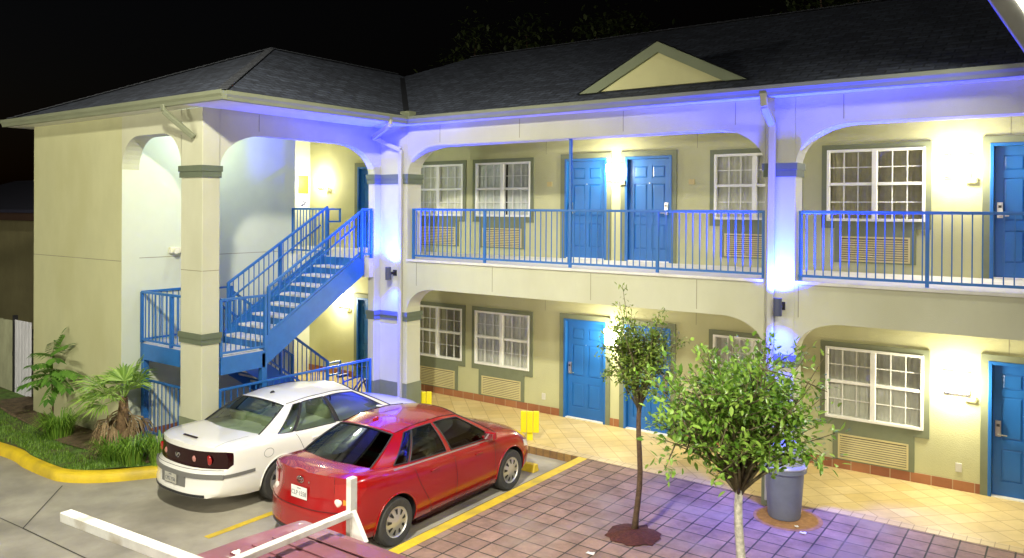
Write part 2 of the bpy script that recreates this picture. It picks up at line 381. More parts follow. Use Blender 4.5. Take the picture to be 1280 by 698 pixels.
pillar([(15.62, 16.06, 0, .37)], [(15.62, 16.06, 0, .37)], [(15.62, 16.06, 0, .37)])
# arched beams
def arch_curve(a, c, spring, top, rx, n=10):
    pts = []
    for i in range(n+1):
        t = i/n*math.pi/2; pts.append((a+rx*(1-math.cos(t)), spring+(top-spring)*math.sin(t)))
    return pts+[(a+c-x, z) for x, z in reversed(pts)]
def arch_beam(a, c, spring, top, ztop, rx, P0, P1, name='arch_beam', m=BEAM, rx2=None):
    """P0(s,z), P1(s,z): front and back positions for run s and height z"""
    cv = arch_curve(a, c, spring, top, rx)
    b = MB()
    for (s0, z0), (s1, z1) in zip(cv[:-1], cv[1:]):
        if s1-s0 < 1e-5: continue
        b.quad(P0(s0, z0), P0(s1, z1), P0(s1, ztop), P0(s0, ztop))
        b.quad(P1(s0, z0), P1(s1, z1), P1(s1, ztop), P1(s0, ztop))
        b.quad(P0(s0, z0), P0(s1, z1), P1(s1, z1), P1(s0, z0))
    b.quad(P0(a, ztop), P0(c, ztop), P1(c, ztop), P1(a, ztop))
    return b.build(name, m, motel, fix=False)
for (a, c) in ((.75, 7.96), (8.40, 15.62)):
    th = .37
    arch_beam(a, c, 5.02, 5.60, TOP, .80, lambda s, z: (s, 0, z), lambda s, z: (s, th, z))
    arch_beam(a, c, 2.30, 2.76, 3.295, .66, lambda s, z: (s, 0, z), lambda s, z: (s, th, z))
    b = MB(); b.box(a+.002, c-.002, -.035, .409, 3.30, SL+.004); b.build('floor_edge', SLABM, motel)
arch_beam(-2.54, -.62, 5.06, 5.64, TOP, .58, lambda s, z: (s, -DS, z), lambda s, z: (s, -3.77, z))
arch_beam(-3.77, -.18, 5.02, 5.63, TOP, .92, lambda s, z: (0, s, z), lambda s, z: (-.18, s, z))
# thin control joints scored in the beams and the end wall
JO = mat('score_line', (.26, .25, .17), .9)
JB = []
for x in (1.6, 3.5, 5.6, 7.5, 9.05, 12.0): JB.append((x, x+.012, -.0025, .001, 5.66, 6.0)); JB.append((x-.6, x-.588, -.0025, .001, 2.82, 3.28))
JB += [(-6.04, -2.55, -DS-.0025, -DS+.001, 3.355, 3.368), (-.61, -.002, -DS-.0025, -DS+.001, 3.30, 3.312), (-.001, .0025, -3.0, -2.99, 5.70, 6.0), (-.001, .0025, -4.09, -3.78, 3.30, 3.312), (-2.6, -2.5395, -3.76, -.2, 3.40, 3.412)]
for x in (2.5, 5.9, 10.9): JB.append((x, x+.01, D-.0025, D+.001, SL+2.2, 5.86)); JB.append((x, x+.01, D-.0025, D+.001, 2.2, 2.9))
for q in JB: b = MB(); b.box(*q); b.build('control_joint', JO, motel)
# stair wing end block
b = MB(); b.box(-6.05, -2.54, -DS, -3.77, -.2, TOP); b.build('end_wall', WALL, motel)
b = MB(); b.box(-2.60, -2.542, -3.768, -.15, 0, 6.355); b.build('stairwell_wall', STAIRWALL, motel)
b = MB(); b.box(-6.05, -2.602, -.30, -.152, 0, 6.355); b.box(-6.05, -5.9, -3.77, -.31, -.2, TOP); b.build('corridor_wall', WALL, motel)
b = MB(); b.box(-5.25, -5.1, -.15, D, 0, 2.95); b.box(-5.25, -5.1, -.15, D, SL, 6.36); b.build('corridor_end_wall', STAIRWALL, motel)  # pale colour stands in for the stair light on this wall
b = MB(); b.box(-5.9, -5.26, -.15, 9.1, -.2, TOP); b.box(-5.26, 16.4, D+.35, 9.1, -.2, 5.9); b.box(16.06, 16.4, 0, D+.3, -.2, TOP); b.build('rear_wall', WALL, motel)
b = MB(); b.box(-2.541, -2.534, -DS+.004, -3.772, 0, 5.05); b.build('arch_jamb_lit', STAIRWALL, motel)  # thin added panel, coloured as the jamb looks under the ceiling lamp
# base tiles
b = MB()
segs = []; xs = sorted([(a-.09, a+DW+.09) for a, s in DOORS]); x = -5.1
for a, c in xs: segs.append((x, a)); x = c
segs.append((x, 16.0))
for a, c in segs: b.box(a, c, D-.016, D+.002, .004, .155)
b.build('base_tiles', BASETILE, motel)
b = MB(); b.box(-2.545, -2.526, -3.76, -.15, .004, .16); b.build('base_tiles', BASETILEY, motel)
# windows
def window(a, c, z0, z1, curtain_gap):
    w = MB(); y0, y1 = D-.045, D+.06; t = .045; mid = (a+c)/2; mz = (z0+z1)/2+.02
    w.box(a, a+t, y0, y1, z0, z1); w.box(c-t, c, y0, y1, z0, z1); w.box(a+t, c-t, y0, y1, z1-t, z1); w.box(a+t, c-t, y0-.012, y1, z0, z0+t)
    w.box(mid-.04, mid+.04, y0-.004, y1, z0+t, z1-t); w.box(a+t, mid-.04, y0+.008, y1, mz-.025, mz+.025); w.box(mid+.04, c-t, y0+.008, y1, mz-.025, mz+.025)
    fr = w.build('window', WHITEM, motel, bevel=.004, seg=1)
    g = MB()
    for (p, q) in ((a+t, mid-.04), (mid+.04, c-t)):
        for k in (1, 2): xx = p+(q-p)*k/3; g.box(xx-.008, xx+.008, D+.004, D+.018, z0+t, z1-t)
        for zz in ((z0+t+mz-.025)/2, (mz+.025+z1-t)/2): g.box(p, q, D+.006, D+.016, zz-.008, zz+.008)
    g.build('muntins', WHITEM, fr)
    p = MB(); p.quad((a+t, D+.024, z0+t), (c-t, D+.024, z0+t), (c-t, D+.024, z1-t), (a+t, D+.024, z1-t)); p.build('pane', PANE, fr)
    bk = MB(); bk.quad((a+.02, D+.094, z0+.02), (c-.02, D+.094, z0+.02), (c-.02, D+.094, z1-.02), (a+.02, D+.094, z1-.02)); bk.build('room_shade_sheet', ROOMDARK, fr)  # dark sheet painted as the shade of the unlit room
    ph = random.random()*6; lo, hi = curtain_gap
    for (u0, u1) in ((.0, lo), (hi, 1.)):
        if u1-u0 < .02: continue
        cu = MB(); n = max(8, int(100*(u1-u0)))
        def cf(u, v):
            uu = u0+(u1-u0)*u; x = a+.03+(c-a-.06)*uu
            return (x+.01*math.sin(v*3+uu*20)*v, D+.066+.012*math.sin(uu*85+ph+1.5*math.sin(uu*13+ph))+.005*math.sin(uu*190+2*ph), z0+.03+(z1-z0-.06)*v)
        cu.grid(cf, np.linspace(0, 1, n), [0, .5, 1]); cu.build('curtain', CURTS[int(ph*7) % 3], fr, smooth=True)
    return fr
def ac_vent(xc, z0, z1):
    v = MB(); a, c = xc-.54, xc+.54; y = D-.034
    v.box(a, c, y, y+.02, z0, z0+.03); v.box(a, c, y, y+.02, z1-.03, z1); v.box(a, a+.03, y, y+.02, z0+.03, z1-.03); v.box(c-.03, c, y, y+.02, z0+.03, z1-.03)
    n = 9
    for k in range(n):
        z = z0+.04+(z1-z0-.08)*(k+.5)/n
        v.quad((a+.03, y+.002, z-.014), (c-.03, y+.002, z-.014), (c-.03, y+.014, z+.010), (a+.03, y+.014, z+.010))
        v.quad((a+.03, y+.002, z-.014), (c-.03, y+.002, z-.014), (c-.03, y+.016, z-.016), (a+.03, y+.016, z-.016))
    ve = v.build('air_vent', VENTM, motel)
    bk = MB(); bk.quad((a+.03, y+.0185, z0+.03), (c-.03, y+.0185, z0+.03), (c-.03, y+.0185, z1-.03), (a+.03, y+.0185, z1-.03)); bk.build('vent_back', VENTD, ve)
GAPS = [(.5, .5), (.47, .50), (.5, .5), (.5, .5), (.52, .56)]
for fl in (0, SL):
    for i, (a, c) in enumerate(WIN):
        window(a, c, fl+WZ0, fl+WZ1, GAPS[(i+(3 if fl else 0)) % len(GAPS)])
        t = MB(); y0 = D-.030; z0, z1 = fl+WZ0, fl+WZ1
        t.box(a-.085, a, y0, D+.001, z0-.12, z1+.085); t.box(c, c+.085, y0, D+.001, z0-.12, z1+.085); t.box(a, c, y0, D+.001, z1, z1+.085); t.box(a, c, y0, D+.001, z0-.12, z0)
        xc = (a+c)/2+ (-.01 if a < 8 else 0); A0, A1 = xc-.54, xc+.54; v0, v1 = fl+.18, fl+.60
        if i in (0,): xc = (a+c)/2-.0; A0, A1 = xc-.54, xc+.54
        t.box(A0-.085, A0, y0+.002, D+.001, fl+.158, z0-.12); t.box(A1, A1+.085, y0+.002, D+.001, fl+.158, z0-.12); t.box(A0, A1, y0+.002, D+.001, v1, z0-.12); t.box(A0, A1, y0+.002, D+.001, fl+.158, v0)
        t.build('window_trim', TRIM, motel)
        ac_vent(xc, v0, v1)
# doors
def door(a, side, fl):
    z = fl; c = a+DW; y = D+.055
    t = MB(); t.box(a-.10, a, D-.026, D+.001, z, z+DZ+.10); t.box(c, c+.10, D-.026, D+.001, z, z+DZ+.10); t.box(a, c, D-.026, D+.001, z+DZ, z+DZ+.10); t.build('door_trim', TRIM, motel)
    dm = MB(); x0, x1 = a+.055, c-.055; z0, z1 = z+.025, z+DZ-.055
    W = x1-x0; H = z1-z0
    st = .115; mul = .10; pw = (W-2*st-mul)/2
    cols = [(x0+st, x0+st+pw), (x1-st-pw, x1-st)]
    rows = [(z0+.22, z0+.22+.50), (z0+.86, z0+.86+.66), (z0+1.63, z0+H-.13)]
    pan = [(p, q, r, s) for p, q in cols for r, s in rows]
    holes_wall(dm, x0, x1, z0, z1, y, .014, pan)
    for (p, q, r, s) in pan:
        e = .035
        dm.quad((p+e, y+.003, r+e), (q-e, y+.003, r+e), (q-e, y+.003, s-e), (p+e, y+.003, s-e))
        o4 = [(p+.008, r+.008), (q-.008, r+.008), (q-.008, s-.008), (p+.008, s-.008)]; i4 = [(p+e, r+e), (q-e, r+e), (q-e, s-e), (p+e, s-e)]
        for k in range(4): j = (k+1) % 4; dm.quad((o4[k][0], y+.013, o4[k][1]), (o4[j][0], y+.013, o4[j][1]), (i4[j][0], y+.003, i4[j][1]), (i4[k][0], y+.003, i4[k][1]))
    dr = dm.build('door', BLUED, motel)
    fm = MB(); fm.box(a, a+.05, D-.032, D+.09, z+.004, z+DZ); fm.box(c-.05, c, D-.032, D+.09, z+.004, z+DZ); fm.box(a+.05, c-.05, D-.032, D+.09, z+DZ-.05, z+DZ)
    fm.build('door_frame', BLUED, dr, bevel=.004, seg=1)
    th = MB(); th.box(a+.05, c-.05, D-.03, D+.09, z+.004, z+.024); th.build('threshold', WHITEM, dr)
    lx = x0+.075 if side == 'L' else x1-.075
    lk = MB(); lk.box(lx-.038, lx+.038, y-.035, y, z+.93, z+1.17); lk.box(lx-.03, lx+.03, y-.05, y-.035, z+1.06, z+1.15)
    hx = 1 if side == 'L' else -1
    lk.tube([(lx, y-.035, z+.965), (lx, y-.07, z+.965), (lx+hx*.12, y-.07, z+.965)], .010, 8)
    l = lk.build('door_lock', STEEL, dr, bevel=.006)
    kd = MB(); kd.box(lx-.022, lx+.022, y-.053, y-.0505, z+1.085, z+1.125); kd.build('card_slot', DARK, dr)
    ph = MB(); ph.lathe([(0.001, -.004), (.012, -.004), (.012, 0)], ((x0+x1)/2, y-.001, z+1.55), 'y', 10); ph.build('peephole', STEEL, dr)
for fl in (.0, SL):
    for a, s in DOORS: door(a, s, fl)
# room number plates and outlet covers
for (x, z) in ((2.60, SL+1.56), (5.80, SL+1.56), (10.30+1.6, SL+1.5)):
    p = MB(); p.box(x-.06, x+.06, D-.014, D, z-.05, z+.05); p.build('number_plate', mat('brass_plate', (.55, .45, .18), .5), motel)
for (x, z) in ((2.48, .36), (10.25, .36)):
    p = MB(); p.box(x-.045, x+.045, D-.016, D, z-.07, z+.07); p.build('outlet_cover', mat('cover_grey', (.55, .54, .48), .5), motel, bevel=.006)

# ---------------- roof: main hip, wing hip, dormer, gutters
S = .45; Z0 = 6.175
def rot_mat(name, ang):
    return brickmat(name, (.095, .115, .165), (.045, .054, .082), (.034, .041, .06), .32, .15, .016, rot=(0, 0, ang), offset=.5, noise=.65, nscale=9, bump=1.0, rough=.88)
SH_X = SHINGLE; SH_Y = rot_mat('roof_shingle_side', R(90))
y0r, y1r = -.24, 9.5; hr = (y1r-y0r)/2; x0r, x1r = -6.3, 16.9; zr = Z0+S*hr; yr = y0r+hr
b = MB()
A, Bq, Cq, Dq = (x0r, y0r, Z0), (x1r, y0r, Z0), (x1r, y1r, Z0), (x0r, y1r, Z0); E1, E2 = (x0r+hr, yr, zr), (x1r-hr, yr, zr)
E1 = (-1.3, yr, zr)
b.mt(0).quad(A, Bq, E2, E1); b.quad(Cq, Dq, E1, E2); b.mt(1).quad(Dq, A, E1); b.quad(Bq, Cq, E2)
wx0, wx1, wy = -6.55, .98, -DS-.30; hw = (wx1-wx0)/2; xc = (wx0+wx1)/2; pk = (xc, wy+hw, Z0+S*hw)
nb = (xc, 4.2, Z0+S*hw)
b.mt(1).quad((wx1, wy, Z0+.001), (wx1, 3.6, Z0+.001), nb, pk); b.quad((wx0, 3.6, Z0+.001), (wx0, wy, Z0+.001), pk, nb); b.mt(0).quad((wx0, wy, Z0+.001), (wx1, wy, Z0+.001), pk)
roof = b.build('roof', [SH_X, SH_Y], motel)
# hip and ridge caps
CAP = mat('ridge_cap', (.04, .044, .054), .9, vary=.4, scale=14, bump=.6, bscale=30)
b = MB()
def cap(p, q):
    p, q = Vector(p), Vector(q); n = max(2, int((q-p).length/.16))
    for k in range(n):
        a = p+(q-p)*(k/n); c = p+(q-p)*((k+1.15)/n); b.bar(a+Vector((0, 0, .012+.010)), c+Vector((0, 0, .010)), .15, .014)
for p_, q_ in (((wx1, wy, Z0), pk), ((wx0, wy, Z0), pk), (pk, (xc, 3.3, pk[2])), (E1, E2)):
    b = MB(); cap(p_, q_); b.build('ridge_cap', CAP, roof)
# valley flashing
b = MB(); b.bar((wx1-.02, y0r-.02, Z0+.02), (xc+.35, y0r+hw-.35, Z0+.02+S*(hw-.35)), .12, .012); b.build('valley_flashing', mat('flashing_dark', (.02, .022, .028), .6), roof)
b = MB(); b.box(wx1-.12, wx1+.12, y0r-.10, y0r+.10, Z0+.0, Z0+.10); b.build('splash_guard', GUTTER, roof)
# dormer
dx0, dx1, dxm, dy, dz0, dz1 = 4.70, 7.64, 6.17, .08, 6.36, 7.10
b = MB(); b.prism([(dx0+.36, dz0+.02), (dx1-.36, dz0+.02), (dxm, dz1-.17)], lambda a, z: (a, dy+.06, z), lambda a, z: (a, dy+.5, z))
do = b.build('dormer', mat('dormer_panel', (.64, .62, .32), .8, vary=.04), motel)
b = MB(); b.prism([(dx0, dz0), (dxm, dz1), (dxm, dz1-.175), (dx0+.36, dz0)], lambda a, z: (a, dy, z), lambda a, z: (a, dy+.09, z)); b.prism([(dx1, dz0), (dxm, dz1), (dxm, dz1-.175), (dx1-.36, dz0)], lambda a, z: (a, dy, z), lambda a, z: (a, dy+.09, z))
b.build('barge_board', mat('barge_sage', (.20, .23, .14), .7, vary=.06), do)
yb = (dz1-Z0)/S+y0r; b = MB()
for xx in (dx0-.04, dx1+.04): b.quad((xx, dy-.03, dz0-.005), (dxm, dy-.03, dz1+.02), (dxm, yb+.1, dz1+.02), (xx, (dz0-Z0)/S+y0r+.06, dz0-.005))
b.build('dormer_roof', SH_Y, do)
# fascia + gutters + soffits
def gutter(p, q, n):
    """K-style gutter along p->q (2D), outward normal n"""
    b = MB(); pr = [(0, 6.022), (.075, 6.022), (.09, 6.07), (.115, 6.11), (.12, 6.165), (.105, 6.17), (.09, 6.155), (0, 6.155)]
    b.prism(pr, lambda a, z: (p[0]+n[0]*a, p[1]+n[1]*a, z), lambda a, z: (q[0]+n[0]*a, q[1]+n[1]*a, z)); return b.build('gutter', GUTTER, motel)
gutter((wx1-.12+.115, y0r+.005), (x1r-.4, y0r+.005), (0, -1)); gutter((wx1, wy), (wx1, y0r-.115), (1, 0)); gutter((wx0-.1, wy+.005), (wx1+.12, wy+.005), (0, -1)); gutter((wx0, 3), (wx0, wy), (-1, 0))
b = MB(); b.box(.98, 16.5, y0r+.006, -.002, TOP, TOP+.008); b.box(.002, .979, wy+.006, -.002, TOP, TOP+.008); b.box(-6.55, .0, wy+.006, -DS-.002, TOP, TOP+.008); b.box(-6.55, -6.052, -DS, 3, TOP, TOP+.008)
b.build('soffit', SOFFIT, motel)
# downspouts
DSP = mat('downspout_cream', (.42, .42, .36), .5, vary=.06)
def rect_pipe(pts, w=.085, h=.065, m=DSP):
    b = MB()
    for p, q in zip(pts[:-1], pts[1:]): b.bar(p, q, w, h, up=(0, -1, .001))
    return b.build('downspout', m, motel, bevel=.012)
rect_pipe([(1.04, -.80, 6.06), (1.04, -.80, 5.96), (.045, -.27, 5.80), (.60, -.045, 5.55), (.61, -.045, .1)])
rect_pipe([(8.02, -.30, 6.06), (8.04, -.30, 5.86), (8.08, -.055, 5.62), (8.06, -.055, .1)], w=.10)
rect_pipe([(-.56, -DS-.36, 6.06), (-.55, -DS-.36, 5.95), (-.18, -DS-.04, 5.52)], w=.09, m=GUTTER)

# ------------------------------------------------------------------ things on the walls
def wall_lamp(loc, label, power):
    t = tag(empty('wall_lamp', loc), label, 'wall lamp', 'wall lamps by the room doors')
    b = MB(); b.box(-.18, .18, -.015, 0, -.19, .19); b.build('back_plate', STEEL, t)
    b = MB(); b.prism([(-.17, -.15), (.17, -.15), (.20, .18), (-.20, .18)], lambda a, z: (a, -.016, z), lambda a, z: (a*.75, -.10, z*.9)); b.build('diffuser', LENS, t, bevel=.01)
    b = MB(); b.box(.10, .25, -.06, -.02, -.25, -.235); b.box(.235, .25, -.06, -.02, -.235, -.16); b.build('bracket', mat('lamp_bracket', (.35, .30, .12), .5), t)
    lamp('POINT', 'wall_lamp_light', (0, -.24, .02), power, WARM, size=.12, parent=t)
    return t
wall_lamp((4.16, D, SL+1.77), 'glowing wall lamp between the two upper blue doors', 110)
wall_lamp((10.21, D, SL+1.73), 'glowing wall lamp beside the upper right window', 140)
wall_lamp((-4.55, D, SL+1.72), 'glowing wall lamp at the top of the stairs near the yellow sign', 85)
wall_lamp((4.14, D, 1.77), 'glowing wall lamp behind the slim tree', 110)
wall_lamp((10.22, D, 1.67), 'glowing wall lamp by the lower right door', 140)
wall_lamp((-3.75, D, 1.95), 'glowing wall lamp under the stairs beside the lower left door', 110)

def uplight(loc, label, pw):
    t = tag(empty('pillar_light', loc), label, 'wall light', 'blue up-and-down lights on the pillars')
    b = MB(); b.lathe([(.055, -.13), (.06, -.13), (.06, .13), (.055, .13), (.05, .10)], (0, -.20, 0), 'z', 20); b.build('can', mat('can_blue_grey', (.06, .07, .13), .4), t, smooth=40)
    b = MB(); b.bar((0, -.15, 0), (0, 0, 0), .05, .05); b.box(-.05, .05, -.012, 0, -.06, .06); b.build('arm', DARK, t)
    b = MB(); b.lathe([(.001, .108), (.051, .108)], (0, -.20, 0), 'z', 16); b.lathe([(.001, -.118), (.055, -.118)], (0, -.20, 0), 'z', 16); b.build('lens', BLENS, t)
    for s in (1, -1):
        l = lamp('SPOT', 'pillar_light_lamp', (0, -.20, .14*s), pw if s > 0 else 900, BLUE, size=.04, spot=140 if s > 0 else 100, blend=1.0, parent=t)
        l.rotation_euler = (R(180 if s > 0 else 0), 0, 0)
    return t
uplight((.42, 0, 3.05), 'blue up-and-down cylinder light on the inner corner pillar', 3000)
uplight((8.22, 0, 2.97), 'blue up-and-down cylinder light on the pillar behind the leafy tree', 5200)

# eave floodlight, top right
t = tag(empty('floodlight', (11.22, -.46, 6.17)), 'large dazzling floodlight mounted on the eave at the top right', 'floodlight')
rot = Matrix.Rotation(R(-29), 3, 'Y')
b = MB(); ax = rot @ Vector((.34, 0, 0)); az = rot @ Vector((0, 0, .62)); c0 = rot @ Vector((.36, -.10, .62))
b.obox(c0, ax, (0, .07, 0), az); b.build('housing', mat('flood_housing', (.25, .25, .22), .5), t, bevel=.02)
b = MB(); c1 = c0+Vector((0, -.0745, 0))+ax*.30; b.obox(c1, ax*.62, (0, .004, 0), az*.9); b.build('lens', FLENS, t)
b = MB(); b.bar((0, .1, .0), (.05, -.03, .10), .06, .06); b.build('bracket', STEEL, t)

# emergency light on the stairwell wall
t = tag(empty('emergency_light', (-2.54, -3.02, 3.52)), 'cream twin-head emergency light on the pale stairwell wall', 'wall light')
CR = mat('cream_plastic', (.68, .66, .50), .5)
b = MB(); b.box(0, .09, -.16, .16, -.05, .07); b.build('case', CR, t, bevel=.015)
for s in (-1, 1):
    b = MB(); b.lathe([(.02, 0), (.045, .03), (.05, .09), (.001, .09)], (.10, s*.10, -.01), 'x', 14); b.build('lamp_head', CR, t, smooth=40)
# stairwell ceiling lamp
t = tag(empty('ceiling_lamp', (-1.45, -2.5, 6.36)), 'round white ceiling lamp high inside the stairwell', 'ceiling lamp')
b = MB(); b.lathe([(.20, 0), (.20, -.03), (.17, -.05)], (0, 0, 0), 'z', 24); b.build('base', WHITEM, t)
b = MB(); b.lathe([(.17, -.05), (.15, -.09), (.08, -.115), (.001, -.12)], (0, 0, 0), 'z', 24); b.build('diffuser', GLENS, t, smooth=True)
lamp('POINT', 'ceiling_lamp_light', (0, 0, -.22), 120, GREENW, size=.15, parent=t)

# signs on the corridor end wall (they face east)
def text_mesh(txt, size, name, m, parent, mtx, align='CENTER', extrude=.001):
    cu = bpy.data.curves.new(name, 'FONT'); cu.body = txt; cu.size = size; cu.align_x = align; cu.align_y = 'CENTER'; cu.extrude = extrude
    o = bpy.data.objects.new(name, cu); COL.objects.link(o)
    dg = bpy.context.evaluated_depsgraph_get(); me = bpy.data.meshes.new_from_object(o.evaluated_get(dg)); bpy.data.objects.remove(o)
    me.materials.clear(); me.materials.append(m); ob = bpy.data.objects.new(name, me); COL.objects.link(ob); ob.parent = parent; ob.matrix_local = mtx
    return ob
INK = mat('sign_ink', (.05, .045, .02), .6)
INKB = mat('sign_ink_blue', (.03, .04, .16), .6)
t = tag(empty('warning_sign', (-5.1, 2.19, SL+1.65)), 'yellow warning sign with a dark bolt symbol above the white stair sign', 'sign')
b = MB(); b.box(0, .006, -.17, .17, -.24, .24); b.build('plate', mat('sign_yellow', (.60, .48, .012), .5, vary=.03), t)
b = MB()
for (z0, z1, w) in ((.185, .215, .14), (.12, .165, .14)): b.box(.0065, .008, -w, w, z0, z1)
for (z, w) in ((-.085, .13), (-.14, .13), (-.195, .09)):
    y = -w
    while y < w: 
        l = random.uniform(.03, .07); b.box(.0065, .008, y, min(y+l, w), z-.010, z+.010); y += l+.012
b.prism([(.03, .09), (.055, .09), (.02, .03), (.04, .03), (-.03, -.055), (.0, .01), (-.02, .01)], lambda a, z: (.0065, a, z), lambda a, z: (.008, a, z))
b.build('printing', INK, t)
t = tag(empty('stair_sign', (-5.1, 2.20, SL+1.20)), 'small white sign with a figure running down stairs', 'sign')
b = MB(); b.box(0, .006, -.14, .14, -.17, .17); b.build('plate', mat('sign_white', (.62, .64, .72), .5, vary=.03), t)
b = MB()
b.prism([(-.11, -.13), (-.11, -.10), (-.05, -.10), (-.05, -.06), (.02, -.06), (.02, -.02), (.10, -.02), (.10, -.05), (.05, -.05), (.05, -.09), (-.01, -.09), (-.01, -.13)], lambda a, z: (.0065, a, z), lambda a, z: (.008, a, z))
b.lathe([(.001, 0), (.022, 0)], (.008, .005, .10), 'x', 12)
b.prism([(-.015, .075), (.025, .075), (.02, .0), (.045, -.03), (.03, -.04), (.0, -.01), (-.03, -.05), (-.045, -.04), (-.01, .01)], lambda a, z: (.0065, a, z), lambda a, z: (.008, a, z))
b.box(.0065, .008, -.09, .09, .135, .15)
b.build('pictogram', INKB, t)

# ------------------------------------------------------------------ railings
def railing(name, label, p0, p1, h, posts, group=None, gap=.115, zb=.09, tall=None, mrail=False, cat='railing'):
    p0, p1 = Vector(p0), Vector(p1); t = tag(empty(name, p0), label, cat, group); d = p1-p0; L = Vector((d.x, d.y, 0)).length; dz = d.z
    u = Vector((d.x, d.y, 0)).normalized()
    P = lambda s, z: u*s+Vector((0, 0, dz*s/L+z))
    b = MB(); b.bar(P(0, h), P(L, h), .042, .042); b.build('top_rail', BLUEM, t, bevel=.006, seg=1)
    b = MB(); b.bar(P(0, zb), P(L, zb), .036, .036); b.build('bottom_rail', BLUEM, t)
    b = MB(); n = int(L/gap)
    for k in range(1, n):
        s = L*k/n
        if min(abs(s-q) for q in posts) < .04: continue
        b.bar(P(s, zb+.016), P(s, h-.02), .015, .015)
    b.build('baluster_panel', BLUEM, t)
    for s in posts:
        hh = (tall[s] if tall and s in tall else h-.018)
        b = MB(); b.bar(P(s, .0), P(s, hh), .045, .045); b.build('post', BLUEM, t)
    return t
railing('gallery_railing', 'blue gallery railing between the corner pillar and the next pillar', (.78, .12, SL+.004), (7.94, .12, SL+.004), 1.0, [.03, 1.85, 3.74, 5.40, 7.13], 'blue railings of the upper gallery', tall={3.74: 2.26}, zb=.07)
railing('gallery_railing', 'blue gallery railing right of the blue-lit pillar', (8.42, .12, SL+.004), (15.6, .12, SL+.004), 1.0, [.03, 1.68, 3.5, 5.3, 7.1], 'blue railings of the upper gallery', zb=.07)
railing('ground_railing', 'low blue railing behind the white car, ending at the corner pillar', (-.06, -3.75, .1), (-.06, -.20, .1), 1.16, [.03, 3.52], 'blue railings around the stairwell floor', gap=.125)
railing('ground_railing', 'low blue railing beside the fan palm', (-2.50, -3.71, .05), (-.66, -3.71, .05), 1.09, [.03, 1.81], 'blue railings around the stairwell floor', gap=.125, zb=.13)
railing('stair_guard', 'blue guard railing at the top of the stairwell', (-2.58, -.22, SL), (-1.34, -.22, SL), 1.0, [.03, 1.21], 'blue railings at the stair head', gap=.10)
railing('stair_guard', 'short blue guard railing between the stair head and the corner pillar', (-.05, -.50, SL), (-.05, -.20, SL), 1.0, [.02, .28], 'blue railings at the stair head', gap=.08)

# ------------------------------------------------------------------ staircase
LZ = 1.82
st = tag(empty('staircase', (0, 0, 0)), 'blue steel dog-leg staircase with pale treads inside the open arches', 'staircase')
b = MB(); b.box(-2.54, -.09, -3.70, -2.80, LZ-.05, LZ); b.build('landing_deck', TREADM, st)
BB = BLUEM
b = MB(); b.box(-2.545, -.085, -3.735, -3.702, LZ-.31, LZ-.012); b.box(-.088, -.05, -3.70, -2.80, LZ-.31, LZ-.012); b.box(-2.54, -.09, -2.80, -2.765, LZ-.31, LZ-.055); b.build('landing_beam', BB, st, bevel=.004, seg=1)
for (x, y) in ((-2.47, -3.68), (-.10, -2.82), (-2.47, -2.83)):
    b = MB(); b.box(x-.05, x+.05, y-.05, y+.05, .0, LZ-.02 if y < -3 else LZ-.06); b.build('support_post', BB, st)
n1, r1, g1 = 9, (SL-LZ)/9, .30
for k in range(8):
    y = -2.80+g1*k; z = LZ+r1*(k+1)
    b = MB(); b.box(-1.26, -.115, y-.012, y+g1+.01, z-.045, z); b.build('tread', TREADM, st, bevel=.008)
    b = MB(); b.box(-1.26, -.115, y+.006, y+.014, z-r1+.0, z-.046); b.build('riser', BB, st)
b = MB(); b.box(-1.26, -.115, -2.80+g1*8-.0, -2.80+g1*8+.01, SL-r1, SL-.002); b.build('riser', BB, st)
n2, r2n, g2 = 10, LZ/10, .288
for k in range(9):
    y = -2.80+g2*(9-k); z = r2n*(k+1)
    b = MB(); b.box(-2.46, -1.38, y-g2-.01, y+.012, z-.045, z); b.build('tread', TREADM, st, bevel=.008)
    b = MB(); b.box(-2.46, -1.38, y-.014, y-.006, z-r2n, z-.046); b.build('riser', BB, st)
def stringer(x, pts):
    b = MB(); b.prism(pts, lambda a, z: (x-.022, a, z), lambda a, z: (x+.022, a, z)); b.build('stringer', BB, st)
up = [(-2.82, LZ-.31), (-2.82, LZ+.20), (-.40, SL+.12), (-.40, SL-.33)]
stringer(-.09, up); stringer(-1.285, up)
dn = [(-.18, 0), (-.18, .16), (-2.78, LZ+.14), (-2.78, LZ-.27), (-.60, 0)]
stringer(-1.36, dn); stringer(-2.485, dn)
def rail_part(name, p, q, h, posts, gap=.115, zb=.12):
    p, q = Vector(p), Vector(q); d = q-p; L = Vector((d.x, d.y, 0)).length; u = Vector((d.x, d.y, 0)).normalized()
    P = lambda s, z: p+u*s+Vector((0, 0, d.z*s/L+z))
    b = MB(); b.bar(P(0, h), P(L, h), .042, .042); b.bar(P(0, zb), P(L, zb), .034, .034)
    n = int(L/gap)
    for k in range(1, n): b.bar(P(L*k/n, zb+.01), P(L*k/n, h-.015), .015, .015)
    r = b.build(name, BB, st)
    for s in posts: bb = MB(); bb.bar(P(s, .0), P(s, h+.0), .05, .05); bb.build('rail_post', BB, r)
    return r
rail_part('landing_railing', (-.07, -3.70, LZ), (-.07, -2.80, LZ), .97, [.0, .90], gap=.10, zb=.06)
rail_part('landing_railing', (-2.52, -3.715, LZ), (-.64, -3.715, LZ), .95, [.0, .98], gap=.115, zb=.06)
rail_part('landing_railing', (-2.52, -3.70, LZ), (-2.52, -2.85, LZ), .95, [.85], gap=.115, zb=.06)
rail_part('stair_railing', (-.09, -2.72, LZ+.16), (-.09, -.42, SL+.04), .95, [0.01, 2.28])
rail_part('stair_railing', (-1.29, -2.72, LZ+.16), (-1.29, -.30, SL+.10), .95, [0.01, 1.2, 2.40])
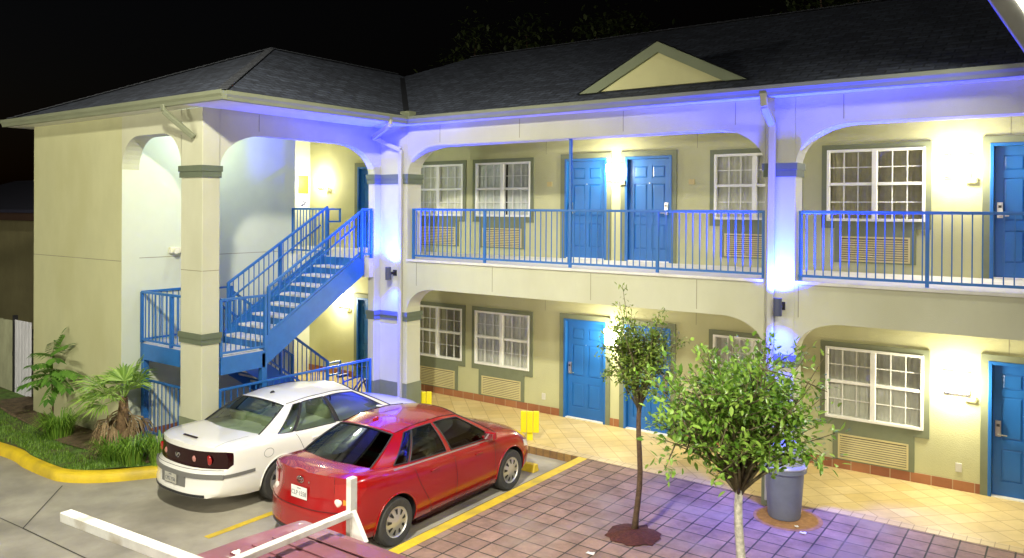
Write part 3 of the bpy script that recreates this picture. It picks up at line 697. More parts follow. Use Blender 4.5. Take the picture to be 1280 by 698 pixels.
rail_part('stair_railing', (-1.34, -2.66, LZ+.05), (-1.34, -.22, .10), .95, [0.01, 1.2, 2.42])
rail_part('stair_railing', (-2.49, -2.70, LZ+.05), (-2.49, -.22, .10), .95, [1.2, 2.46])
def loop(x, y, z):
    b = MB(); b.bar((x, y, z), (x, y+.34, z), .035); b.bar((x, y+.34, z+.017), (x, y+.34, z-.28), .035); b.bar((x, y, z-.265), (x, y+.34, z-.265), .035); b.build('handrail_loop', BB, st)
loop(-1.29, -.29, SL+1.0); loop(-1.34, -.22, 1.02); loop(-1.30, -2.98, LZ+1.04)
# round grab rails inside the upper flight
b = MB(); b.tube([(-.16, -2.70, LZ+.66+.14), (-.16, -.55, SL+.66)], .02, 8); b.build('grab_rail', BB, st, smooth=True)
b = MB(); b.tube([(-1.22, -2.75, LZ+.66+.14), (-1.22, -.55, SL+.66)], .02, 8); b.build('grab_rail', BB, st, smooth=True)
#PART2
# ------------------------------------------------------------------ cars
def pchip(xs, ys):
    xs = np.array(xs, float); ys = np.array(ys, float); h = np.diff(xs); dl = np.diff(ys)/h; m = np.zeros_like(xs)
    m[0], m[-1] = dl[0], dl[-1]
    for i in range(1, len(xs)-1):
        if dl[i-1]*dl[i] > 0: w1, w2 = 2*h[i]+h[i-1], h[i]+2*h[i-1]; m[i] = (w1+w2)/(w1/dl[i-1]+w2/dl[i])
    def f(x):
        x = min(max(x, xs[0]), xs[-1]); i = min(max(np.searchsorted(xs, x)-1, 0), len(h)-1); t = (x-xs[i])/h[i]
        return float((1+2*t)*(1-t)**2*ys[i]+t*(1-t)**2*h[i]*m[i]+t*t*(3-2*t)*ys[i+1]+t*t*(t-1)*h[i]*m[i+1])
    return f
def sstep(a, b, x): t = min(1, max(0, (x-a)/(b-a))); return t*t*(3-2*t)
TYRE = mat('tyre_rubber', (.045, .044, .042), .8, vary=.25, scale=20)
SILVER = mat('hubcap_silver', (.62, .62, .60), .35, .7, vary=.05)
SEAM = mat('panel_gap', (.012, .01, .01), .8, vary=0)
CHROME = mat('chrome', (.8, .8, .8), .12, 1, vary=0)
REDLENS = mat('red_tail_lens', (.35, .008, .008), .12, vary=.15, scale=60, coat=1)
DARKLENS = mat('dark_red_lens', (.018, .002, .003), .22, vary=.1, scale=40, coat=.2, spec=.3)
AMBER = mat('amber_lens', (.75, .25, .02), .15, vary=.1, coat=1)
CLEARL = mat('clear_lens', (.75, .70, .66), .12, vary=.1, coat=1)
PINKL = mat('pale_red_lens', (.50, .22, .19), .15, vary=.15, scale=50, coat=.6)
PLATE = mat('plate_white', (.75, .75, .72), .45, vary=.04)
INTER = mat('cabin_dark', (.05, .05, .045), .8, vary=.1)

class Car:
    def __init__(s, sp):
        s.sp = sp; L = sp['L']; s.L = L
        s.w = pchip(*zip(*sp['w'])); s.zt = pchip(*zip(*sp['zt'])); s.zs = pchip(*zip(*sp['zs'])); s.zb = pchip(*zip(*sp['zb']))
    def rear(s, x, z):
        sp = s.sp; w = s.w(0); k = min(1, abs(x)/w); lid = sp['lid']
        return lid[2]*sstep(lid[0], lid[1], z)+s.sp.get('lip', 0)*sstep(.40, .43, z)+.06*max(0, z-lid[1])+sp['rbow']*k**2.6+ .10*max(0, .36-z)
    def front(s, x, z):
        w = s.w(s.L); k = min(1, abs(x)/w); return -(s.sp['fbow']*k**2.4+.5*max(0, z-.60)+.25*max(0, .32-z))
    def warp(s, x, y, z):
        B = max(0, 1-y/.9)**1.6; F = max(0, 1-(s.L-y)/.9)**1.6
        return (x, y+B*s.rear(x, z)+F*s.front(x, z), z)
    def half(s, y):
        w, zt, zs, zb = s.w(y), s.zt(y), s.zs(y), s.zb(y)
        return [(0, zb), (.78*w, zb), (.925*w, zb+.04), (.972*w, zb+.13), (.992*w, zb+.24), (1.0*w, zb+(zs-zb)*.60), (.992*w, zs-.13), (.968*w, zs-.055), (.925*w, zs-.012), (.82*w, zs+(zt-zs)*.45), (.45*w, zs+(zt-zs)*.92), (0, zt)]
    def sx(s, y, z):
        H = s.half(y)[2:9]
        if z <= H[0][1]: return H[0][0]
        for (x0, z0), (x1, z1) in zip(H[:-1], H[1:]):
            if z0 <= z <= z1: return x0+(x1-x0)*(z-z0)/(z1-z0)
        return H[-1][0]
    def side(s, y, z, e=.003, sg=1):
        x, yy, zz = s.warp(s.sx(y, z), y, z); return (sg*(x+e), yy, zz)
    def topz(s, x, y):
        H = s.half(y)[8:]
        for (x0, z0), (x1, z1) in zip(H[:-1], H[1:]):
            if x1 <= abs(x) <= x0: return z0+(z1-z0)*(x0-abs(x))/(x0-x1)
        return H[0][1]
    def body(s, paint, root, wheels, wr):
        s.paint, s.wc, s.wr = paint, wheels, wr
        ys = sorted(set(list(np.linspace(0, .9, 16))+list(np.linspace(.9, s.L-.9, 34))+list(np.linspace(s.L-.9, s.L, 16))))
        mb = MB(); rings = []
        # refine half profile
        def ring(y):
            H = s.half(y); pts = []
            for i in range(len(H)-1):
                k = 2 if i not in (0,) else 2
                for j in range(k): t = j/k; pts.append((H[i][0]+(H[i+1][0]-H[i][0])*t, H[i][1]+(H[i+1][1]-H[i][1])*t))
            pts.append(H[-1]); return pts
        nh = len(ring(1.0)); 
        for y in ys:
            H = ring(y); full = H+[(-x, z) for x, z in H[-2:0:-1]]; rings.append(len(mb.v))
            mb.v += [s.warp(x, y, z) for x, z in full]
        n = 2*nh-2
        for i in range(len(ys)-1):
            a, c = rings[i], rings[i+1]
            for k in range(n): mb.f.append((a+k, a+(k+1) % n, c+(k+1) % n, c+k)); mb.m.append(0)
        m = 12
        for y, a in ((0, rings[0]), (s.L, rings[-1])):
            H = ring(y); rows = []
            for k in range(1, nh-1):
                row = [a+k]
                for j in range(1, m):
                    mb.v.append(s.warp(H[k][0]*(1-2*j/m), y, H[k][1])); row.append(len(mb.v)-1)
                row.append(a+(n-k)); rows.append(row)
            for r0, r1 in zip(rows[:-1], rows[1:]):
                for j in range(m): mb.f.append((r0[j], r0[j+1], r1[j+1], r1[j])); mb.m.append(0)
            for j in range(m):
                mb.f.append((a, rows[0][j+1], rows[0][j])); mb.m.append(0); mb.f.append((a+nh-1, rows[-1][j], rows[-1][j+1])); mb.m.append(0)
        o = mb.build('body', [paint, DARK], None, smooth=True)
        cut = MB()
        for y in wheels:
            for sg in (1, -1):
                x0, x1 = sorted((sg*.50, sg*1.2)); n_ = 36; base = len(cut.v)
                cut.mt(1)
                for x in (x0, x1):
                    for k in range(n_): t = 2*math.pi*k/n_; cut.v.append((x, y+(wr+.055)*math.cos(t), .325+(wr+.055)*math.sin(t)))
                for k in range(n_): cut.f.append((base+k, base+(k+1) % n_, base+n_+(k+1) % n_, base+n_+k)); cut.m.append(1)
                cut.f.append(tuple(base+k for k in range(n_))[::-1]); cut.m.append(1); cut.f.append(tuple(base+n_+k for k in range(n_))); cut.m.append(1)
        co = cut.build('cut', [DARK, DARK]); bo = o.modifiers.new('b', 'BOOLEAN'); bo.operation = 'DIFFERENCE'; bo.solver = 'EXACT'; bo.object = co
        dg = bpy.context.evaluated_depsgraph_get(); me = bpy.data.meshes.new_from_object(o.evaluated_get(dg))
        o.modifiers.clear(); o.data = me; bpy.data.objects.remove(co)
        me.polygons.foreach_set('use_smooth', [True]*len(me.polygons)); me.set_sharp_from_angle(angle=R(42))
        o.parent = root; s.bodyo = o; return o
    # greenhouse ------------------------------------------------
    def gh(s):
        g = s.sp['gh']; s.yb0, s.yb1 = g['yb']; s.rail = pchip(*zip(*g['rail'])); s.yr0, s.yr1 = g['rail'][0][0], g['rail'][-1][0]; s.xr = pchip(*zip(*g['xr'])); s.xb = pchip(*zip(*g['xb']))
    def sp_(s, q, t, e=0):
        yb = s.yb0+(s.yb1-s.yb0)*q; yr = s.yr0+(s.yr1-s.yr0)*q
        xb, zb = s.xb(yb), s.zs(yb)-.035; xr, zr = s.xr(yr), s.rail(yr)
        bl = math.sin(math.pi*t)*.028
        return Vector((xb+(xr-xb)*t**1.12+bl+e, yb+(yr-yb)*t, zb+(zr-zb)*t+bl*.3+e*.3))
    def cross(s, q, u, t, e=0):
        p = s.sp_(q, t); bow = (s.sp['gh']['bow0']*(1-t)+.06*t)*(1-u*u); crown = (s.sp['gh'].get('cr0', .02)*(1-t)+.055*t)*(1-u*u)
        if q == 0: return Vector((p.x*u, p.y-bow-e*.7, p.z+crown+e*.7))
        return Vector((p.x*u, p.y+bow+e*.7, p.z+crown+e*.7))
    def roof(s, u, q):
        p = s.sp_(q, 1); return Vector((p.x*u, p.y+(-.06+.12*q)*(1-u*u), p.z+.055*(1-u*u)))
    def greenhouse(s, paint, root, glass, rglass, cells, dark):
        s.gh(); tb, tt = s.sp['gh'].get('t', (.12, .88))
        mb = MB()
        qs = sorted({0, 1, *[c[0] for c in cells], *[c[1] for c in cells]})
        sub = lambda a, c, k: list(np.linspace(a, c, k+1))
        gl = []
        for sg in (1, -1):
            F = lambda q, t: (lambda p: (sg*p.x, p.y, p.z))(s.sp_(q, t))
            for i in range(len(qs)-1):
                q0, q1 = qs[i], qs[i+1]; k = max(2, int((q1-q0)*24)); iswin = any(c[0] <= q0+1e-6 and q1 <= c[1]+1e-6 for c in cells)
                isdark = any(c[0] <= q0+1e-6 and q1 <= c[1]+1e-6 for c in dark)
                for t0, t1 in ((0, tb), (tb, tt), (tt, 1)):
                    if iswin and t0 == tb: gl.append((sg, q0, q1)); continue
                    mb.mt(1 if (isdark and t0 == tb) else 0).grid(F, sub(q0, q1, k), sub(t0, t1, 4))
            mb.mt(0)
        for q in (0, 1):
            m0, m1, ue = (.05, .95, .955) if q == 0 else (.06, .95, .95)
            F = lambda u, t: s.cross(q, u, t)
            for u0, u1 in ((-1, -ue), (-ue, ue), (ue, 1)):
                for t0, t1 in ((0, m0), (m0, m1), (m1, 1)):
                    if u0 == -ue and t0 == m0: continue
                    mb.grid(F, sub(u0, u1, 12 if u0 == -ue else 2), sub(t0, t1, 8 if t0 == m0 else 2))
        mb.grid(s.roof, sub(-1, 1, 16), sub(0, 1, 20))
        cab = mb.build('cabin_shell', [paint, DARK], root, smooth=50)
        bm = bmesh.new(); bm.from_mesh(cab.data); bmesh.ops.remove_doubles(bm, verts=bm.verts, dist=.0006); bmesh.ops.recalc_face_normals(bm, faces=bm.faces); bm.to_mesh(cab.data); bm.free(); cab.data.set_sharp_from_angle(angle=R(55))
        for sg, q0, q1 in gl:
            b = MB(); b.grid(lambda q, t: (lambda p: (sg*(p.x-.006), p.y, p.z))(s.sp_(q, t)), sub(q0, q1, 8), sub(tb, tt, 6)); b.build('side_window', glass, root, smooth=True)
            # rubber gasket
            b = MB(); e = .004
            P = lambda q, t: (lambda p: Vector((sg*(p.x+e), p.y, p.z)))(s.sp_(q, t))
            loopp = [P(q, tb) for q in sub(q0, q1, 8)]+[P(q1, t) for t in sub(tb, tt, 6)[1:]]+[P(q, tt) for q in sub(q1, q0, 8)[1:]]+[P(q0, t) for t in sub(tt, tb, 6)[1:]]
            b.tube(loopp, .009, 5); b.build('window_gasket', s.sp.get('gasket', DARK), root)
        for q, nm in ((0, 'rear_window'), (1, 'windshield')):
            m0, m1, ue = (.05, .95, .955) if q == 0 else (.06, .95, .95)
            b = MB(); b.grid(lambda u, t: s.cross(q, u, t, -.005), sub(-ue, ue, 14), sub(m0, m1, 10)); b.build(nm, rglass if q == 0 else glass, root, smooth=True)
            b = MB(); e = .003; P = lambda u, t: s.cross(q, u, t, e)
            lp = [P(u, m0) for u in sub(-ue, ue, 14)]+[P(ue, t) for t in sub(m0, m1, 8)[1:]]+[P(u, m1) for u in sub(ue, -ue, 14)[1:]]+[P(-ue, t) for t in sub(m1, m0, 8)[1:]]
            b.tube(lp, .012, 5); b.build('window_gasket', DARK, root)
        return cab
    def seam(s, mb, pts, sg, w=.007):
        for (y0, z0), (y1, z1) in zip(pts[:-1], pts[1:]):
            d = Vector((y1-y0, z1-z0)).normalized()*w/2; n = (-d.y, d.x)
            k = 8
            for i in range(k):
                a = i/k; c = (i+1)/k; A = (y0+(y1-y0)*a, z0+(z1-z0)*a); B = (y0+(y1-y0)*c, z0+(z1-z0)*c)
                mb.quad(s.side(A[0]-n[0], A[1]-n[1], .0025, sg), s.side(B[0]-n[0], B[1]-n[1], .0025, sg), s.side(B[0]+n[0], B[1]+n[1], .0025, sg), s.side(A[0]+n[0], A[1]+n[1], .0025, sg))
    def topseam(s, name, pts, root, w=.006, m=None):
        b = MB()
        for (x0, y0), (x1, y1) in zip(pts[:-1], pts[1:]):
            d = Vector((x1-x0, y1-y0)).normalized()*w/2; n = (-d.y, d.x); k = 10
            P = lambda x, y: s.warp(x, y, s.topz(x, y)+.003)
            for i in range(k):
                a, c = i/k, (i+1)/k; A = (x0+(x1-x0)*a, y0+(y1-y0)*a); B = (x0+(x1-x0)*c, y0+(y1-y0)*c)
                b.quad(P(A[0]-n[0], A[1]-n[1]), P(B[0]-n[0], B[1]-n[1]), P(B[0]+n[0], B[1]+n[1]), P(A[0]+n[0], A[1]+n[1]))
        b.build(name, m or SEAM, root)
    def details(s, root, deck_y, hood_y, dw, hw_):
        for sg in (1, -1):
            s.topseam('trunk_gap', [(sg*dw, .02), (sg*dw, deck_y-.08)], root); s.topseam('hood_gap', [(sg*hw_, hood_y), (sg*hw_*.92, s.L-.35)], root)
            b = MB(); b.tube([(lambda p: (sg*(p.x-.012), p.y, p.z+.006))(s.sp_(q, 1.0)) for q in np.linspace(0, 1, 24)], .006, 5); b.build('roof_seam', SEAM, root)
            for yc in s.wc:
                b = MB(); R_ = s.wr+.058; n = 28
                pts = []
                for k in range(n+1):
                    a = math.pi*(-.12+1.24*k/n); y, z = yc+R_*math.cos(a), .325+R_*math.sin(a)
                    if z < s.zb(y)+.03: continue
                    pts.append((sg*(s.sx(y, z)+.001), y, z))
                b.tube(pts, .011, 6); b.build('wheel_arch_lip', s.paint, root, smooth=True)
        x0 = s.w(0)*.8; s.rearpatch('rear_valance', DARK, -x0, x0, .305, .345, root, .006, nx=24)
    def rearpatch(s, name, m, x0, x1, z0, z1, root, e=.006, nx=14, nz=5, z0b=None, z1b=None):
        b = MB(); z0b = z0 if z0b is None else z0b; z1b = z1 if z1b is None else z1b
        def F(u, v):
            x = x0+(x1-x0)*u; za = z0+(z0b-z0)*u; zc = z1+(z1b-z1)*u; z = za+(zc-za)*v; x *= min(1, s.sx(0, z)/s.w(0)); return (x, s.rear(x, z)-e, z)
        us, vs = np.linspace(0, 1, nx+1), np.linspace(0, 1, nz+1)
        b.grid(F, us, vs)
        # short skirt so the patch has thickness
        G = lambda u, v: (lambda p: (p[0], p[1]+e+.01, p[2]))(F(u, v))
        for a in (0, 1):
            for i in range(nx): b.quad(F(us[i], a), F(us[i+1], a), G(us[i+1], a), G(us[i], a))
            for i in range(nz): b.quad(F(a, vs[i]), F(a, vs[i+1]), G(a, vs[i+1]), G(a, vs[i]))
        return b.build(name, m, root, smooth=40)
    def sidepatch(s, name, m, sg, y0, y1, z0, z1, root, e=.006, z0b=None, z1b=None, ny=10):
        b = MB(); z0b = z0 if z0b is None else z0b; z1b = z1 if z1b is None else z1b
        def F(u, v):
            y = y0+(y1-y0)*u; za = z0+(z0b-z0)*u; zc = z1+(z1b-z1)*u; return s.side(y, za+(zc-za)*v, e, sg)
        b.grid(F, np.linspace(0, 1, ny+1), np.linspace(0, 1, 5)); return b.build(name, m, root, smooth=True)

def wheel(root, x, y, r, sg, rimm, spokes=9, w=.205):
    c = (x, y, r); h = w/2; rr = r*.64
    b = MB(); b.lathe([(rr, -h*.9), (r*.80, -h), (r*.93, -h*.98), (r*.985, -h*.8), (r, -h*.5), (r, h*.5), (r*.985, h*.8), (r*.93, h*.98), (r*.80, h), (rr, h*.9), (rr, -h*.9)], c, 'x', 40)
    t = b.build('wheel', TYRE, root, smooth=40)
    b = MB(); o = sg*h*.80
    prof = [(rr*1.0, sg*h*.92), (rr*.95, o), (rr*.86, o-.004*sg), (rr*.5, o+.016*sg), (rr*.2, o+.020*sg), (.001, o+.022*sg)]
    b.lathe(prof, c, 'x', 40); b.mt(1)
    for i in range(spokes):
        a = 2*math.pi*i/spokes+.2; da = math.pi/spokes*.42
        P = lambda rad, an, xo: (x+xo, y+rad*math.cos(an), r+rad*math.sin(an))
        x0_, x1_ = o+.006*sg, o+.0165*sg
        b.quad(P(rr*.84, a-da, x0_+.001*sg), P(rr*.84, a+da, x0_+.001*sg), P(rr*.50, a+da*.75, x1_+.002*sg), P(rr*.50, a-da*.75, x1_+.002*sg))
    b.build('hubcap', [rimm, DARK], t, smooth=35)

def seat(root, x, y, m, w=.5, zc=.98, name='seat', h=.62):
    b = MB(); b.obox((x, y, zc-.16), (w/2, 0, 0), (0, .07, -.0), (0, -.06, h/2)); o = b.build(name, m, root, bevel=.05, seg=3)
    if name == 'seat':
        b = MB(); b.obox((x, y-.07, zc+.22), (.13, 0, 0), (0, .05, 0), (0, -.015, .085)); b.build('headrest', m, o, bevel=.04, seg=3)

def mirror(car, root, sg, y, z, paint):
    x = car.sx(y, z-.02)*1; b = MB(); b.obox((sg*(x+.10), y-.02, z+.05), (.09, .02*sg, 0), (0, .045, 0), (0, 0, .062)); o = b.build('side_mirror', paint, root, bevel=.03, seg=3)
    b = MB(); b.obox((sg*(x+.0), y, z+.0), (.06, 0, 0), (0, .04, 0), (0, 0, .03)); b.build('mirror_foot', paint, o, bevel=.01)
    b = MB(); b.obox((sg*(x+.10), y-.070, z+.05), (.07, .015*sg, 0), (0, .002, 0), (0, 0, .045)); b.build('mirror_glass', mat('mirror_silver', (.7, .72, .75), .05, 1, vary=0), o)

def plate(car, root, x, z, txt, size=.085, tilt=0, m=PLATE, ink=None, pw=.305, phh=.155):
    y = car.rear(x, z)-.022
    t = MB(); t.obox((x, y, z), (pw/2, 0, 0), (0, .004, 0), (0, 0, phh/2)); o = t.build('number_plate', m, root, bevel=.008)
    ink = ink or mat('plate_ink', (.05, .06, .09), .6, vary=0)
    text_mesh(txt, size, 'plate_number', ink, o, Matrix.Translation((x, y-.0045, z-.012)) @ Matrix.Rotation(R(90), 4, 'X') @ Matrix.Scale(.86, 4, (1, 0, 0)))
    text_mesh('TEXAS', size*.32, 'plate_state', ink, o, Matrix.Translation((x, y-.0045, z+.053)) @ Matrix.Rotation(R(90), 4, 'X'))

def paintmat(name, col, rough=.25, coat=1, vary=.03, metal=0):
    return mat(name, col, rough, metal, vary=vary, scale=1.5, coat=coat)

# --- red sedan
RED = paintmat('red_car_paint', (.29, .002, .003), .24, coat=1)
spR = dict(L=4.54, w=[(0, .82), (.25, .845), (.7, .868), (1.4, .878), (3.0, .878), (3.7, .868), (4.2, .835), (4.45, .79), (4.54, .76)],
    zt=[(0, 1.075), (.30, 1.095), (.70, 1.09), (1.2, 1.02), (3.2, 1.0), (3.5, .985), (4.0, .90), (4.35, .79), (4.54, .70)],
    zs=[(0, 1.045), (.30, 1.06), (.8, 1.045), (1.6, 1.0), (2.6, .955), (3.3, .925), (3.8, .87), (4.25, .76), (4.54, .66)],
    zb=[(0, .30), (.3, .22), (.8, .19), (3.7, .17), (4.3, .18), (4.54, .24)], lip=.008, lid=(.63, .70, .06), rbow=.26, fbow=.34,
    gh=dict(yb=(.60, 3.45), rail=[(1.28, 1.375), (1.7, 1.418), (2.1, 1.418), (2.55, 1.375)], xr=[(1.28, .53), (1.8, .555), (2.55, .55)], xb=[(.60, .70), (1.2, .80), (2.8, .815), (3.45, .73)], bow0=.16, t=(.10, .92)))
SMOKE = glassmat('smoked_glass', (.10, .12, .11)); CLEARG = glassmat('car_glass_green', (.62, .72, .62)); SMOKEL = glassmat('light_smoked_glass', (.24, .28, .25))
car = Car(spR); rc = tag(empty('parked_car', (3.54, -5.03, LOT)), 'glossy red sedan parked next to the yellow line', 'car', 'cars parked in front of the motel')
rw, fw = .98, 3.58
car.body(RED, rc, (rw, fw), .318)
car.greenhouse(RED, rc, SMOKEL, SMOKE, [(.125, .215), (.23, .51), (.55, .935)], [])
for y in (rw, fw):
    for sg in (1, -1): wheel(rc, sg*.762, y, .318, sg, SILVER)
for sg in (1, -1):
    b = MB(); zl = .24
    car.seam(b, [(1.62, zl+.18), (1.42, .72), (1.30, .98)], sg); car.seam(b, [(1.62, zl+.18), (1.70, zl)], sg); car.seam(b, [(1.70, zl), (3.05, zl)], sg); car.seam(b, [(2.20, zl), (2.22, .6), (2.15, .955)], sg); car.seam(b, [(3.05, zl), (3.15, .5), (3.12, .91)], sg)
    b.build('door_gap', SEAM, rc)
    for y in (1.72, 2.72):
        z = .83 if y < 2 else .81; p = car.side(y, z, .012, sg); b = MB(); b.obox(p, (.010, 0, 0), (0, .085, .005), (0, 0, .014)); b.build('door_handle', RED, rc, bevel=.008)
    mirror(car, rc, sg, 2.98, .97, RED)
    car.sidepatch('side_sill', mat('sill_dark', (.03, .004, .005), .5, vary=0), sg, 1.42, 3.15, .185, .225, rc, .004)
    # tail lamps: stack of red / amber / clear wrapping the corner
    car.rearpatch('tail_light', REDLENS, sg*.56, sg*.80, .80, .98, rc, .010, z0b=.76, z1b=1.0)
    car.sidepatch('tail_light', REDLENS, sg, .01, .22, .80, 1.0, rc, .006, z0b=.90, z1b=.975)
    car.rearpatch('tail_light', AMBER, sg*.66, sg*.80, .70, .795, rc, .010, z0b=.68, z1b=.755)
    b = MB(); x, z = sg*.585, .745; b.lathe([(.001, -.018), (.045, -.014), (.055, 0), (.055, .03)], (x, car.rear(x, z), z), 'y', 18); b.build('tail_light', CLEARL, rc, smooth=40)
    car.sidepatch('headlight', CLEARL, sg, 4.05, 4.45, .62, .73, rc, .006, z0b=.57, z1b=.655)
for sg in (1, -1):
    b = MB()
    for k in range(12):
        z0_, z1_ = .66+k*.034, .66+(k+1)*.034; x = sg*(.60-.06*sstep(.66, .9, z0_))
        b.quad((x-.003, car.rear(x, z0_)-.003, z0_), (x+.003, car.rear(x, z0_)-.003, z0_), (x+.003, car.rear(x, z1_)-.003, z1_), (x-.003, car.rear(x, z1_)-.003, z1_))
    b.build('trunk_gap', SEAM, rc)
    b = MB(); car.seam(b, [(.95, 1.008), (2.0, .962), (3.02, .922)], sg, .016); b.build('belt_trim', mat('belt_silver', (.45, .42, .40), .3, .8, vary=0), rc)
car.details(rc, .62, 3.55, .60, .66)
plate(car, rc, 0, .80, 'CLP·1558')
b = MB()
z = .965; y = car.rear(0, z)-.012
for (rx, rz, cz) in ((.062, .042, 0), (.022, .040, 0), (.044, .014, .016)):
    b.tube([(rx*math.cos(a), y, z+cz+rz*math.sin(a)) for a in np.linspace(0, 2*math.pi, 25)], .0055, 6)
b.build('emblem', CHROME, rc)
text_mesh('COROLLA', .045, 'model_script', CHROME, rc, Matrix.Translation((-.50, car.rear(-.50, 1.0)-.008, 1.005)) @ Matrix.Rotation(R(-8), 4, 'Z') @ Matrix.Rotation(R(90), 4, 'X'), extrude=.002)
b = MB(); b.obox((.16, car.rear(.16, .945)-.004, .95), (.010, 0, 0), (0, .004, 0), (0, 0, .010)); b.build('lid_lock', CHROME, rc)
b = MB(); car_z = .60
for i in range(24):
    x0, x1 = -.80+i*1.6/24, -.80+(i+1)*1.6/24
    b.quad((x0, car.rear(x0, .64)-.003, .636), (x1, car.rear(x1, .64)-.003, .636), (x1, car.rear(x1, .64)-.003, .644), (x0, car.rear(x0, .64)-.003, .644))
b.build('bumper_gap', SEAM, rc)
b = MB(); b.obox((0, 1.42, 1.465), (.012, 0, 0), (0, .05, .01), (0, 0, .02)); b.build('roof_antenna', RED, rc, bevel=.008)
SEATD = mat('seat_dark_grey', (.10, .10, .085), .9, vary=.2)
for x in (.36, -.36): seat(rc, x, 2.05, SEATD, zc=1.0)
seat(rc, 0, 1.25, SEATD, w=1.2, name='rear_seat', zc=.92)
b = MB(); b.tube([(-.36+.18*math.cos(a), 2.78+.05*math.sin(a), .98+.17*math.sin(a)) for a in np.linspace(0, 2*math.pi, 22)], .014, 6); b.build('steering_wheel', DARK, rc)
b = MB(); b.box(-.62, .62, 2.95, 3.3, .90, .99); b.build('dashboard', INTER, rc, bevel=.04)

# --- white sedan
WHT = paintmat('white_car_paint', (.80, .79, .74), .30)
spW = dict(L=5.08, w=[(0, .84), (.25, .885), (.8, .918), (1.6, .927), (3.4, .925), (4.3, .905), (4.85, .84), (5.08, .77)],
    zt=[(0, 1.02), (.35, 1.055), (.95, 1.065), (1.4, 1.02), (3.6, .99), (3.9, .97), (4.4, .90), (4.85, .79), (5.08, .66)],
    zs=[(0, .985), (.35, 1.015), (1.1, 1.005), (1.8, .965), (3.0, .93), (3.7, .915), (4.3, .86), (4.85, .74), (5.08, .62)],
    zb=[(0, .30), (.3, .25), (.9, .21), (4.2, .19), (4.8, .20), (5.08, .26)], lip=.015, lid=(.665, .70, .085), rbow=.27, fbow=.36,
    gh=dict(yb=(.92, 3.90), rail=[(1.62, 1.352), (2.1, 1.392), (2.5, 1.392), (2.98, 1.345)], xr=[(1.62, .56), (2.2, .585), (2.98, .575)], xb=[(.92, .74), (1.5, .83), (3.2, .845), (3.90, .76)], bow0=.20, t=(.075, .92)))
car = Car(spW); wc = tag(empty('parked_car', (.93, -5.18, LOT), R(0)), 'white sedan parked between the stair arch and the red car', 'car', 'cars parked in front of the motel')
rw, fw = 1.27, 4.08
car.body(WHT, wc, (rw, fw), .325)
car.greenhouse(WHT, wc, CLEARG, CLEARG, [(.105, .195), (.215, .50), (.53, .945)], [(.195, .215), (.50, .53)])
for y in (rw, fw):
    for sg in (1, -1): wheel(wc, sg*.80, y, .325, sg, SILVER, spokes=5)
GREYS = mat('bumper_grey', (.16, .16, .15), .5, vary=.05)
for sg in (1, -1):
    b = MB(); zl = .25
    car.seam(b, [(1.80, zl+.14), (1.68, .70), (1.56, .95)], sg); car.seam(b, [(1.80, zl+.14), (1.86, zl)], sg); car.seam(b, [(1.86, zl), (3.45, zl)], sg); car.seam(b, [(2.48, zl), (2.48, .93)], sg); car.seam(b, [(3.45, zl), (3.50, .90)], sg)
    b.build('door_gap', SEAM, wc)
    for y in (1.92, 2.98):
        p = car.side(y, .83, .012, sg); b = MB(); b.obox(p, (.010, 0, 0), (0, .085, .0), (0, 0, .018)); b.build('door_handle', WHT, wc, bevel=.008)
    mirror(car, wc, sg, 3.36, .95, WHT)
    car.sidepatch('rub_strip', GREYS, sg, .02, .76, .585, .635, wc, .012)
    car.sidepatch('tail_light', DARKLENS, sg, -.0, .17, .71, .945, wc, .006, z0b=.76, z1b=.92)
    car.sidepatch('headlight', CLEARL, sg, 4.65, 5.0, .60, .70, wc, .006, z0b=.55, z1b=.62)
car.details(wc, .92, 3.98, .66, .70)
for sg in (1,):
    b = MB(); yy, zz = 1.02, .80
    ring = [car.side(yy+.085*math.cos(a), zz+.065*math.sin(a), .003, sg) for a in np.linspace(0, 2*math.pi, 25)]; b.tube(ring, .0035, 4); b.build('fuel_door_gap', mat('gap_grey', (.25, .25, .23), .7, vary=0), wc)
# full-width dark tail panel with round lenses
car.rearpatch('tail_panel', DARKLENS, -.845, .845, .705, .945, wc, .008, nx=40)
for sg in (1, -1):
    for xx, rad, m in ((.36, .045, PINKL), (.60, .072, REDLENS)):
        x, z = sg*xx, .825; yy = car.rear(x, z)-.012; b = MB(); b.lathe([(.001, -.004), (rad*.8, -.003), (rad, .006)], (x, yy, z), 'y', 22); b.build('tail_light', m, wc, smooth=50)
b = MB(); z = .835; y = car.rear(0, z)-.016
b.tube([(.05*math.cos(a), y, z+.035*math.sin(a)) for a in np.linspace(0, 2*math.pi, 20)], .006, 6); b.bar((-.02, y, z-.03), (.03, y, z+.03), .018, .006, up=(0, 1, 0)); b.bar((-.035, y, z-.015), (.02, y, z+.035), .012, .006, up=(0, 1, 0)); b.build('emblem', CHROME, wc)
car.rearpatch('rub_strip', GREYS, -.86, .86, .575, .640, wc, .014, nx=40)
car.rearpatch('plate_recess', GREYS, -.30, .30, .425, .60, wc, .008, nx=10)
plate(car, wc, -.02, .515, 'CMZ·Y56', .075, m=mat('plate_dirty', (.42, .41, .35), .6, vary=.2, scale=30), pw=.30, phh=.14)
b = MB(); b.obox((0, .30, 1.058), (.17, 0, 0), (0, .018, .004), (0, -.004, .008)); b.build('brake_light', DARKLENS, wc, bevel=.005)
b = MB()
for i in range(30):
    x0, x1 = -.86+i*1.72/30, -.86+(i+1)*1.72/30
    b.quad((x0, car.rear(x0, .67)-.003, .70), (x1, car.rear(x1, .67)-.003, .70), (x1, car.rear(x1, .67)-.003, .708), (x0, car.rear(x0, .67)-.003, .708))
b.build('bumper_gap', SEAM, wc)
